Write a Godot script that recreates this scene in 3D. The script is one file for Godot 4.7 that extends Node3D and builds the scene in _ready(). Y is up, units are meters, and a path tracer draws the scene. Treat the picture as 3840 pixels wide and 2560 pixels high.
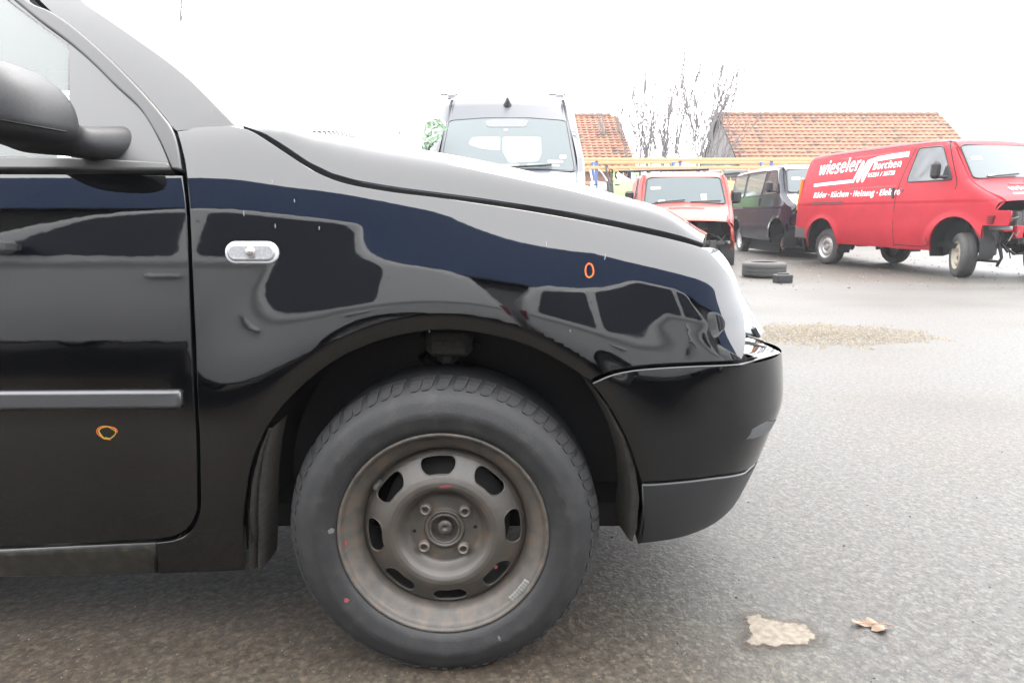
extends Node3D

const SIDE := 1.24          # distance of the black car's flank from the z = 0 plane
const MID := 2.06           # its centre line
const HUB := Vector2(-0.123, 0.288)
const WHEEL_Y := 0.2665
const BASE := 0.57
var M := {}
var used := {}
var rng := RandomNumberGenerator.new()


class MB:
	var v := PackedVector3Array()
	var n := PackedVector3Array()
	var c := PackedColorArray()
	var ix := PackedInt32Array()
	var tint := Color.WHITE
	var tinted := false
	func add(p: Vector3, nn: Vector3) -> int:
		v.append(p); n.append(nn); c.append(tint)
		return v.size() - 1
	func tri(a: int, b: int, d: int) -> void:
		var g := (v[b] - v[a]).cross(v[d] - v[a])
		if g.length_squared() < 1e-20:
			return
		if g.dot(n[a] + n[b] + n[d]) > 0.0:
			ix.append(a); ix.append(d); ix.append(b)
		else:
			ix.append(a); ix.append(b); ix.append(d)
	func quad(a: int, b: int, d: int, e: int) -> void:
		tri(a, b, d); tri(a, d, e)
	func face(pts: Array, nn: Vector3) -> void:
		var k := []
		for p in pts:
			k.append(add(p, nn))
		for i in range(1, pts.size() - 1):
			tri(k[0], k[i], k[i + 1])
	func box(at: Vector3, size: Vector3, basis := Basis.IDENTITY, bev := 0.0) -> void:
		var h := size * 0.5
		bev = minf(bev, minf(h.x, minf(h.y, h.z)) * 0.9)
		var ax := [Vector3.RIGHT, Vector3.UP, Vector3.BACK]
		for i in 3:
			var j := (i + 1) % 3
			var k := (i + 2) % 3
			for s in [-1.0, 1.0]:
				var ps := []
				for q in [[-1, -1], [1, -1], [1, 1], [-1, 1]]:
					ps.append(at + basis * (ax[i] * h[i] * s + ax[j] * (h[j] - bev) * q[0] + ax[k] * (h[k] - bev) * q[1]))
				face(ps, (basis * (ax[i] * s)).normalized())
		if bev <= 0.0:
			return
		for i in 3:
			var j := (i + 1) % 3
			var k := (i + 2) % 3
			for s in [-1.0, 1.0]:
				for t in [-1.0, 1.0]:
					var ps := []
					for q in [[-1, 0], [1, 0], [1, 1], [-1, 1]]:
						var pj: float = h[j] * s if q[1] == 0 else (h[j] - bev) * s
						var pk: float = (h[k] - bev) * t if q[1] == 0 else h[k] * t
						ps.append(at + basis * (ax[i] * (h[i] - bev) * q[0] + ax[j] * pj + ax[k] * pk))
					face(ps, (basis * (ax[j] * s + ax[k] * t)).normalized())
		for s in [-1.0, 1.0]:
			for t in [-1.0, 1.0]:
				for u in [-1.0, 1.0]:
					var w := Vector3(s, t, u)
					var q := h - Vector3.ONE * bev
					face([at + basis * (Vector3(h.x, q.y, q.z) * w), at + basis * (Vector3(q.x, h.y, q.z) * w), at + basis * (Vector3(q.x, q.y, h.z) * w)], (basis * w).normalized())
	func tube(pts: Array, radii: Variant, sides := 6, caps := true) -> void:
		var last := -1
		var x := Vector3.ZERO
		for i in pts.size():
			var d: Vector3 = (pts[mini(i + 1, pts.size() - 1)] - pts[maxi(i - 1, 0)]).normalized()
			if x == Vector3.ZERO:
				x = d.cross(Vector3.UP if absf(d.y) < 0.9 else Vector3.RIGHT).normalized()
			else:
				x = (x - d * x.dot(d)).normalized()
			var y := d.cross(x)
			var r: float = radii[i] if radii is Array else radii
			var first := v.size()
			for k in sides:
				var a := TAU * k / sides
				var o := x * cos(a) + y * sin(a)
				add(pts[i] + o * r, o)
			if last >= 0:
				for k in sides:
					quad(last + k, last + (k + 1) % sides, first + (k + 1) % sides, first + k)
			last = first
			if caps and (i == 0 or i == pts.size() - 1):
				var nn: Vector3 = -d if i == 0 else d
				var m := add(pts[i], nn)
				var f2 := v.size()
				for k in sides:
					add(v[first + k], nn)
				for k in sides:
					tri(m, f2 + k, f2 + (k + 1) % sides)
				if i == 0:
					last = first
	# a profile of (radius, distance along the axis) turned about the axis; sharp corners are split
	func lathe(prof: Array, at: Vector3, axis: Vector3, segs := 48, up := Vector3.ZERO, arc := TAU, start := 0.0) -> void:
		var x := (axis.cross(Vector3.UP if absf(axis.y) < 0.9 else Vector3.RIGHT) if up == Vector3.ZERO else up).normalized()
		var y := axis.cross(x).normalized()
		var nrm := []
		for i in prof.size() - 1:
			var d: Vector2 = (prof[i + 1] - prof[i])
			nrm.append(Vector2(d.y, -d.x).normalized())
		for i in prof.size() - 1:
			var na: Vector2 = nrm[i]
			var nb: Vector2 = nrm[i]
			if i > 0 and nrm[i - 1].dot(nrm[i]) > 0.6:
				na = (nrm[i - 1] + nrm[i]).normalized()
			if i < nrm.size() - 1 and nrm[i + 1].dot(nrm[i]) > 0.6:
				nb = (nrm[i + 1] + nrm[i]).normalized()
			var f := v.size()
			for k in segs + 1:
				var a := start + arc * k / segs
				var o := x * cos(a) + y * sin(a)
				add(at + o * prof[i].x + axis * prof[i].y, o * na.x + axis * na.y)
				add(at + o * prof[i + 1].x + axis * prof[i + 1].y, o * nb.x + axis * nb.y)
			for k in segs:
				quad(f + 2 * k, f + 2 * k + 1, f + 2 * k + 3, f + 2 * k + 2)
	func moved(xf: Transform3D, o: MB) -> void:
		var f := v.size()
		for i in o.v.size():
			add(xf * o.v[i], (xf.basis * o.n[i]).normalized())
		for i in range(0, o.ix.size(), 3):
			tri(f + o.ix[i], f + o.ix[i + 1], f + o.ix[i + 2])
	func build() -> ArrayMesh:
		var a := []
		a.resize(Mesh.ARRAY_MAX)
		a[Mesh.ARRAY_VERTEX] = v
		a[Mesh.ARRAY_NORMAL] = n
		if tinted:
			a[Mesh.ARRAY_COLOR] = c
		a[Mesh.ARRAY_INDEX] = ix
		var m := ArrayMesh.new()
		m.add_surface_from_arrays(Mesh.PRIMITIVE_TRIANGLES, a)
		return m


# ---------------------------------------------------------------- nodes
func numbered(called: String) -> String:
	var k: int = used.get(called, 0)
	used[called] = k + 1
	return called if k == 0 else "%s_%03d" % [called, k]


func tag(o: Node3D, label: String, category: String, group := "") -> Node3D:
	o.set_meta("label", label)
	o.set_meta("category", category)
	if group != "":
		o.set_meta("group", group)
	return o


func thing(called: String, label: String, category: String, at := Vector3.ZERO, turn := 0.0, group := "") -> Node3D:
	var o := Node3D.new()
	o.name = numbered(called)
	add_child(o)
	o.position = at
	o.rotation.y = turn
	tag(o, label, category, group)
	return o


# one mesh under a parent. off shifts it, for meshes that are laid out in world metres
func part(parent: Node, called: String, mesh: Variant, m: Material, off := Vector3.ZERO, label := "") -> MeshInstance3D:
	var o := MeshInstance3D.new()
	var key := called
	if parent != self:
		var k := 0
		while parent.has_node(NodePath(key)):
			k += 1
			key = "%s_%03d" % [called, k]
	else:
		key = numbered(called)
	o.name = key
	o.mesh = mesh.build() if mesh is MB else mesh
	o.material_override = m
	parent.add_child(o)
	o.position = off
	if label != "":
		o.set_meta("label", label)
	return o


func struct(called: String, mesh: Variant, m: Material, at := Vector3.ZERO) -> MeshInstance3D:
	var o := part(self, called, mesh, m, at)
	o.set_meta("kind", "structure")
	return o


func copy_of(root: Node3D, called: String, at: Vector3, turn: float, label: String, group := "") -> Node3D:
	var r: Node3D = root.duplicate()
	r.name = numbered(called)
	add_child(r)
	r.position = at
	r.rotation.y = turn
	r.set_meta("label", label)
	if group != "":
		r.set_meta("group", group)
	return r


# ---------------------------------------------------------------- materials
func lin(r: float, g: float, b: float, a := 1.0) -> Color:
	var c := (Color(r, g, b) * BASE).linear_to_srgb()
	c.a = a
	return c


func mat(r: float, g: float, b: float, rough := 0.6, spec := 0.5, metal := 0.0, coat := 0.0) -> StandardMaterial3D:
	var m := StandardMaterial3D.new()
	m.albedo_color = lin(r, g, b) if metal < 0.9 else Color(r, g, b).linear_to_srgb()
	m.roughness = rough
	m.metallic_specular = spec
	m.metallic = metal
	if coat > 0.0:
		m.clearcoat_enabled = true
		m.clearcoat = coat
		m.clearcoat_roughness = 0.03
	return m


func glass(r: float, g: float, b: float, a: float) -> StandardMaterial3D:
	var m := StandardMaterial3D.new()
	m.albedo_color = lin(r, g, b, a)
	m.transparency = BaseMaterial3D.TRANSPARENCY_ALPHA
	m.roughness = 0.02
	m.metallic_specular = 0.6
	return m


func noise_tex(size: int, freq: float, ramp: Array, kind := FastNoiseLite.TYPE_SIMPLEX_SMOOTH, oct := 4, sd := 1, normal := 0.0, gain := 0.5) -> NoiseTexture2D:
	var f := FastNoiseLite.new()
	f.seed = sd
	f.noise_type = kind
	f.frequency = freq
	f.fractal_octaves = oct
	f.fractal_gain = gain
	if oct <= 1:
		f.fractal_type = FastNoiseLite.FRACTAL_NONE
	var t := NoiseTexture2D.new()
	t.width = size
	t.height = size
	t.seamless = true
	t.seamless_blend_skirt = 0.15
	t.noise = f
	if normal > 0.0:
		t.as_normal_map = true
		t.bump_strength = normal
	elif ramp.size() > 0:
		var g := Gradient.new()
		var off := PackedFloat32Array()
		var cols := PackedColorArray()
		for q in ramp:
			off.append(q[0])
			cols.append(q[1])
		g.offsets = off
		g.colors = cols
		t.color_ramp = g
	return t


func tri_map(m: StandardMaterial3D, scale: float, world := false) -> void:
	m.uv1_triplanar = true
	m.uv1_world_triplanar = world
	m.uv1_scale = Vector3.ONE * scale


# colour, roughness and relief from noise, mapped in the thing's own axes
func worn(m: StandardMaterial3D, scale: float, ramp: Array, freq := 0.01, sd := 3, nrm := 0.0, nfreq := 0.05, nscale := 1.0) -> StandardMaterial3D:
	m.albedo_color = Color.WHITE
	m.albedo_texture = noise_tex(512, freq, ramp, FastNoiseLite.TYPE_SIMPLEX_SMOOTH, 5, sd, 0.0, 0.6)
	tri_map(m, scale)
	if nrm > 0.0:
		m.normal_enabled = true
		m.normal_scale = nscale
		m.normal_texture = noise_tex(512, nfreq, [], FastNoiseLite.TYPE_SIMPLEX_SMOOTH, 3, sd + 9, nrm)
	return m


# ---------------------------------------------------------------- curves
func cr1(tab: Array, x0: float, dx: float, x: float) -> float:
	var f := (x - x0) / dx
	var top := tab.size() - 1
	if f <= 0.0:
		return tab[0]
	if f >= top:
		return tab[top] + (tab[top] - tab[top - 1]) * (f - top)
	var i := int(f)
	var k := f - i
	var a: float = tab[maxi(i - 1, 0)]
	var b: float = tab[i]
	var c: float = tab[i + 1]
	var d: float = tab[mini(i + 2, top)]
	return 0.5 * (2 * b + (c - a) * k + (2 * a - 5 * b + 4 * c - d) * k * k + (3 * b - a - 3 * c + d) * k * k * k)


func curve(p: PackedVector2Array, sub := 5) -> PackedVector2Array:
	var o := PackedVector2Array()
	for i in p.size() - 1:
		var a := p[maxi(i - 1, 0)]
		var d := p[mini(i + 2, p.size() - 1)]
		for k in sub:
			o.append(p[i].cubic_interpolate(p[i + 1], a, d, float(k) / sub))
	o.append(p[p.size() - 1])
	return o


func join(list: Array) -> PackedVector2Array:
	var o := PackedVector2Array()
	for p in list:
		for q in p:
			if o.is_empty() or o[o.size() - 1].distance_to(q) > 0.0015:
				o.append(q)
	if o.size() > 2 and o[0].distance_to(o[o.size() - 1]) < 0.0015:
		o.remove_at(o.size() - 1)
	return o


func back(p: PackedVector2Array) -> PackedVector2Array:
	var o := p.duplicate()
	o.reverse()
	return o


func ngon(c: Vector2, rx: float, ry: float, k := 24, turn := 0.0, pw := 1.0) -> PackedVector2Array:
	var o := PackedVector2Array()
	for i in k:
		var a := TAU * i / k
		var q := Vector2(signf(cos(a)) * pow(absf(cos(a)), pw) * rx, signf(sin(a)) * pow(absf(sin(a)), pw) * ry)
		o.append(c + q.rotated(turn))
	return o


func rrect(x0: float, y0: float, x1: float, y1: float, r: float, k := 4) -> PackedVector2Array:
	var o := PackedVector2Array()
	for q in [[x1 - r, y1 - r, 0.0], [x0 + r, y1 - r, 0.25], [x0 + r, y0 + r, 0.5], [x1 - r, y0 + r, 0.75]]:
		for i in k + 1:
			var a: float = TAU * (q[2] + 0.25 * i / k)
			o.append(Vector2(q[0] + cos(a) * r, q[1] + sin(a) * r))
	return o


func soft(poly: PackedVector2Array, r: float, k := 3) -> PackedVector2Array:   # rounds the corners of a polygon
	var o := PackedVector2Array()
	for i in poly.size():
		var p := poly[i]
		var a := poly[(i + poly.size() - 1) % poly.size()] - p
		var b := poly[(i + 1) % poly.size()] - p
		var ra := minf(r, a.length() * 0.45)
		var rb := minf(r, b.length() * 0.45)
		var s := p + a.normalized() * ra
		var e := p + b.normalized() * rb
		for j in k + 1:
			var t := float(j) / k
			o.append(s.lerp(p, t).lerp(p.lerp(e, t), t))
	return o


func snorm(surf: Callable, p: Vector2, flip: float) -> Vector3:
	const E := 0.002
	var dx: Vector3 = surf.call(p + Vector2(E, 0)) - surf.call(p - Vector2(E, 0))
	var dy: Vector3 = surf.call(p + Vector2(0, E)) - surf.call(p - Vector2(0, E))
	return dx.cross(dy).normalized() * flip


# a sheet cut to an outline and laid on a surface, with a rolled edge and a flange behind it
func panel(mb: MB, outline: PackedVector2Array, step: float, surf: Callable, bev := 0.0015, depth := 0.014, flip := 1.0, lift := 0.0) -> MB:
	var area := 0.0
	var cnt := outline.size()
	for i in cnt:
		area += outline[i].cross(outline[(i + 1) % cnt])
	var out_n := PackedVector2Array()
	var ins := PackedVector2Array()
	for i in cnt:
		var a := (outline[i] - outline[(i + cnt - 1) % cnt]).normalized()
		var b := (outline[(i + 1) % cnt] - outline[i]).normalized()
		var na := Vector2(a.y, -a.x)
		var nb := Vector2(b.y, -b.x)
		var m := (na + nb).normalized() * signf(area)
		var k := maxf(0.4, m.dot(nb * signf(area)))
		out_n.append(m)
		ins.append(outline[i] - m * (bev / k))
	var lo := ins[0]
	var hi := ins[0]
	for p in ins:
		lo = lo.min(p)
		hi = hi.max(p)
	lo -= Vector2(step, step) * 0.37
	var nx := int((hi.x - lo.x) / step) + 2
	var ny := int((hi.y - lo.y) / step) + 2
	var edge := {}
	for i in cnt:
		var a := ins[i]
		var b := ins[(i + 1) % cnt]
		var k := int(a.distance_to(b) / step * 5.0) + 1
		for j in k + 1:
			var q := (a.lerp(b, float(j) / k) - lo) / step
			edge[int(q.x) + int(q.y) * nx] = true
	var at := {}
	var vert := func(p: Vector2) -> int:
		var nn := snorm(surf, p, flip)
		return mb.add(surf.call(p) + nn * lift, nn)
	var grid := func(i: int, j: int) -> int:
		var key := i + j * (nx + 1)
		if not at.has(key):
			at[key] = vert.call(lo + Vector2(i, j) * step)
		return at[key]
	for j in ny:
		for i in nx:
			var c := lo + Vector2(i, j) * step
			if edge.has(i + j * nx):
				var cell := PackedVector2Array([c, c + Vector2(step, 0), c + Vector2(step, step), c + Vector2(0, step)])
				for poly in Geometry2D.intersect_polygons(cell, ins):
					var tr := Geometry2D.triangulate_polygon(poly)
					var ids := []
					for p in poly:
						ids.append(vert.call(p))
					for t in range(0, tr.size(), 3):
						mb.tri(ids[tr[t]], ids[tr[t + 1]], ids[tr[t + 2]])
			elif Geometry2D.is_point_in_polygon(c + Vector2(step, step) * 0.5, ins):
				mb.quad(grid.call(i, j), grid.call(i + 1, j), grid.call(i + 1, j + 1), grid.call(i, j + 1))
	var f := mb.v.size()
	for i in cnt:
		var nn := snorm(surf, outline[i], flip)
		var p: Vector3 = surf.call(outline[i]) + nn * lift
		var o: Vector3 = (surf.call(outline[i] + out_n[i] * 0.002) + nn * lift - p).normalized()
		mb.add(surf.call(ins[i]) + nn * lift, (nn + o * 0.12).normalized())
		mb.add(p - nn * bev * 0.7, (nn * 0.5 + o).normalized())
		mb.add(p - nn * bev * 0.7, o)
		mb.add(p - nn * depth, o)
	for i in cnt:
		var a := f + 4 * i
		var b := f + 4 * ((i + 1) % cnt)
		mb.quad(a, b, b + 1, a + 1)
		mb.quad(a + 2, b + 2, b + 3, a + 3)
	return mb


# a closed skin round a field f(p) < 0, by surface nets
func skin(mb: MB, lo: Vector3, hi: Vector3, cell: float, f: Callable) -> MB:
	var k := Vector3i(((hi - lo) / cell).ceil()) + Vector3i.ONE
	var g := PackedFloat32Array()
	g.resize(k.x * k.y * k.z)
	for z in k.z:
		for y in k.y:
			for x in k.x:
				g[x + k.x * (y + k.y * z)] = f.call(lo + Vector3(x, y, z) * cell)
	var id := {}
	var off := [Vector3i(0, 0, 0), Vector3i(1, 0, 0), Vector3i(0, 1, 0), Vector3i(1, 1, 0), Vector3i(0, 0, 1), Vector3i(1, 0, 1), Vector3i(0, 1, 1), Vector3i(1, 1, 1)]
	var pairs := [[0, 1], [2, 3], [4, 5], [6, 7], [0, 2], [1, 3], [4, 6], [5, 7], [0, 4], [1, 5], [2, 6], [3, 7]]
	for z in k.z - 1:
		for y in k.y - 1:
			for x in k.x - 1:
				var q := []
				for o in off:
					q.append(g[x + o.x + k.x * (y + o.y + k.y * (z + o.z))])
				var s := Vector3.ZERO
				var m := 0
				for e in pairs:
					if (q[e[0]] < 0.0) != (q[e[1]] < 0.0):
						var t: float = q[e[0]] / (q[e[0]] - q[e[1]])
						s += Vector3(off[e[0]]).lerp(Vector3(off[e[1]]), t)
						m += 1
				if m > 0:
					var p := lo + (Vector3(x, y, z) + s / m) * cell
					var h := cell * 0.5
					var nn := Vector3(f.call(p + Vector3(h, 0, 0)) - f.call(p - Vector3(h, 0, 0)), f.call(p + Vector3(0, h, 0)) - f.call(p - Vector3(0, h, 0)), f.call(p + Vector3(0, 0, h)) - f.call(p - Vector3(0, 0, h))).normalized()
					id[x + k.x * (y + k.y * z)] = mb.add(p, nn)
	var st := [1, k.x, k.x * k.y]
	for z in range(1, k.z - 1):
		for y in range(1, k.y - 1):
			for x in range(1, k.x - 1):
				var w := x + k.x * (y + k.y * z)
				for a in 3:
					if (g[w] < 0.0) != (g[w + st[a]] < 0.0):
						var b: int = st[(a + 1) % 3]
						var d: int = st[(a + 2) % 3]
						if id.has(w) and id.has(w - b) and id.has(w - b - d) and id.has(w - d):
							mb.quad(id[w], id[w - b], id[w - b - d], id[w - d])
	return mb


func flat_text(mb: MB, text: String, size: float, surf: Callable, at: Vector2, shear := 0.0, stretch := 1.0, weight := 700, lift := 0.004, font := "Droid Sans", flip := 1.0, slope := 0.0, centred := false) -> MB:
	var tm := TextMesh.new()
	var sf := SystemFont.new()
	sf.font_names = PackedStringArray([font])
	sf.font_weight = weight
	tm.font = sf
	tm.font_size = 64
	tm.pixel_size = size / 46.0
	tm.depth = 0.0
	tm.curve_step = 2.0
	tm.text = text
	tm.horizontal_alignment = HORIZONTAL_ALIGNMENT_CENTER if centred else HORIZONTAL_ALIGNMENT_LEFT
	tm.vertical_alignment = VERTICAL_ALIGNMENT_BOTTOM
	var arr := tm.get_mesh_arrays()
	var vs: PackedVector3Array = arr[Mesh.ARRAY_VERTEX]
	var ids: PackedInt32Array = arr[Mesh.ARRAY_INDEX]
	var f := mb.v.size()
	for p in vs:
		var x := p.x * stretch + p.y * shear
		var q := at + Vector2(x * flip, p.y + x * slope)
		var nn := snorm(surf, q, 1.0)
		mb.add(surf.call(q) + nn * lift, nn)
	for i in range(0, ids.size(), 3):
		mb.tri(f + ids[i], f + ids[i + 1], f + ids[i + 2])
	return mb


func sstep(a: float, b: float, x: float) -> float:
	var t := clampf((x - a) / (b - a), 0.0, 1.0)
	return t * t * (3.0 - 2.0 * t)


# ---------------------------------------------------------------- the black hatchback
var plan_x := PackedFloat32Array()
var plan_d := PackedFloat32Array()
const SHOULDER := [.932, .930, .915, .900, .879, .855, .826, .797, .767, .739, .708, .668, .62]


func turn_of(s: float) -> float:   # how far the flank has turned towards the nose, radians
	if s < -0.1:
		return 0.0
	var p := 5.0 * pow(minf(1.0, (s + 0.1) / 0.4), 2.0) + 64.0 * sstep(0.27, 0.70, s)
	if s > 0.70:
		p += (s - 0.70) * 40.0
	return deg_to_rad(minf(90.0, p))


func make_plan() -> void:
	var x := -0.15
	var d := 0.0
	for i in 320:
		plan_x.append(x)
		plan_d.append(d)
		var p := turn_of(-0.15 + (i + 0.5) * 0.005)
		x += cos(p) * 0.005
		d += sin(p) * 0.005


func inset(s: float, y: float) -> float:
	var d := 0.5 * (0.5 - y) * (0.5 - y) if y < 0.5 else 0.06 * (y - 0.5) * (y - 0.5)
	d += 0.16 * maxf(0.0, 0.322 - y) * (1.0 - sstep(-0.42, -0.3, s))
	var t := y - cr1(SHOULDER, -0.6, 0.1, s)
	d += 0.23 * 0.062 * exp(minf(t, 0.16) / 0.062)
	if s > 0.1 and y < 0.62:
		d += 0.0011 * sin(13.0 * s + 21.0 * y) * sin(9.0 * s - 15.0 * y + 1.0) * sstep(0.1, 0.25, s) * sstep(0.62, 0.54, y) * (1.0 - sstep(0.5, 0.6, s))
	for hub in [HUB, HUB - Vector2(2.32, 0)]:
		var r: float = Vector2(s, y).distance_to(hub)
		if r < 0.62:
			d -= 0.012 * (1.0 - sstep(0.40, 0.57, r)) * sstep(0.15, 0.35, y)
			if r < 0.402:
				d += 8.4 * (0.402 - r) * (0.402 - r)
	return d


func body_at(q: Vector2, side := 1.0) -> Vector3:
	var s := q.x
	var y := q.y
	var x := s
	var d := 0.0
	if s > -0.15:
		var f := (s + 0.15) / 0.005
		var i := mini(int(f), 318)
		x = lerpf(plan_x[i], plan_x[i + 1], f - i)
		d = lerpf(plan_d[i], plan_d[i + 1], f - i)
	var p := turn_of(s)
	var e := inset(s, y)
	var cut := 0.0
	if y > 0.58:
		cut = 0.026 * sstep(0.58, 0.66, y) * (1.0 - sstep(0.70, 0.80, y))
	elif y < 0.50:
		cut = 0.215 * (0.50 - y) * sstep(0.0, 0.09, 0.50 - y) + 0.9 * pow(maxf(0.0, 0.27 - y), 1.5)
	x -= cut * sstep(0.05, 0.55, s)
	if s < -2.4:
		d += 0.9 * (s + 2.4) * (s + 2.4)
	d += e * cos(p)
	return Vector3(x - e * sin(p), y, -SIDE - d if side > 0.0 else -2.0 * MID + SIDE + d)


func glass_at(q: Vector2, side := 1.0) -> Vector3:
	var h := maxf(0.0, q.y - 0.93)
	var d := 0.022 + 0.42 * (q.y - 0.93) + 0.25 * h * h
	return Vector3(q.x, q.y, -SIDE - d if side > 0.0 else -2.0 * MID + SIDE + d)


var seal_line := PackedVector2Array()


func pillar_at(q: Vector2, side := 1.0) -> Vector3:
	var p := glass_at(q, side)
	var e := 1.0
	for i in seal_line.size() - 1:
		e = minf(e, Geometry2D.get_closest_point_to_segment(q, seal_line[i], seal_line[i + 1]).distance_to(q))
	p.z -= side * (3.0 * e * e + 0.005)
	return p


const HOOD_EDGE := [Vector3(-0.4829, 1.0146, 0.0733), Vector3(-0.4409, 0.9995, 0.0651), Vector3(-0.3990, 0.9739, 0.0506), Vector3(-0.3571, 0.9465, 0.0382), Vector3(-0.3152, 0.9268, 0.0321), Vector3(-0.2732, 0.9149, 0.0301), Vector3(-0.2313, 0.9075, 0.0302), Vector3(-0.1894, 0.9011, 0.0309), Vector3(-0.1475, 0.8958, 0.0322), Vector3(-0.1055, 0.8905, 0.0341), Vector3(-0.0636, 0.8852, 0.0363), Vector3(-0.0217, 0.8791, 0.0392), Vector3(0.0202, 0.8730, 0.0422), Vector3(0.0622, 0.8665, 0.0459), Vector3(0.1041, 0.8597, 0.0497), Vector3(0.1460, 0.8520, 0.0542), Vector3(0.1880, 0.8440, 0.0588), Vector3(0.2299, 0.8355, 0.0636), Vector3(0.2718, 0.8265, 0.0690), Vector3(0.3137, 0.8167, 0.0754), Vector3(0.3557, 0.8043, 0.0854)]
const HOOD_RISE := [0.0040, 0.0459, 0.0872, 0.0932, 0.0910, 0.0854, 0.0776, 0.0693, 0.0587, 0.0487, 0.0162]


func hood_at(q: Vector2, side := 1.0) -> Vector3:   # x along, y across: 0 at the wing, 1 on the centre line
	var f := clampf(q.x * 20.0, 0.0, 19.999)
	var i := int(f)
	var e: Vector3 = HOOD_EDGE[i].lerp(HOOD_EDGE[i + 1], f - i)
	var r := 1.0 - pow(maxf(0.0, 1.0 - q.y), 2.2)
	var x := e.x + 0.12 * r * q.x * q.x + 0.05 * r * (1.0 - q.x) * (1.0 - q.x)
	var d := e.z + 0.004 + (0.82 - e.z - 0.004) * q.y
	var c := cr1(HOOD_RISE, 0.0, 0.1, q.x)
	var pw := clampf(2.44 / maxf(c, 0.001), 8.0, 60.0)
	var y := e.y + c * (0.8 * (1.0 - pow(maxf(0.0, 1.0 - q.y), pw)) + 0.2 * (1.0 - pow(maxf(0.0, 1.0 - q.y), 2.2)))
	return Vector3(x, y, -SIDE - d if side > 0.0 else -2.0 * MID + SIDE + d)


func stroke(mb: MB, pts: PackedVector2Array, w: float, surf: Callable, lift: float, flip := 1.0) -> MB:
	var last := -1
	for i in pts.size():
		var d := (pts[mini(i + 1, pts.size() - 1)] - pts[maxi(i - 1, 0)]).normalized()
		var o := Vector2(-d.y, d.x) * w * 0.5
		var f := mb.v.size()
		for s in [-1.0, 0.0, 1.0]:
			var nn := snorm(surf, pts[i] + o * s, flip)
			mb.add(surf.call(pts[i] + o * s) + nn * (lift if s == 0.0 else lift * 0.3), nn)
		if last >= 0:
			mb.quad(last, f, f + 1, last + 1)
			mb.quad(last + 1, f + 1, f + 2, last + 2)
		last = f
	return mb


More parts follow.
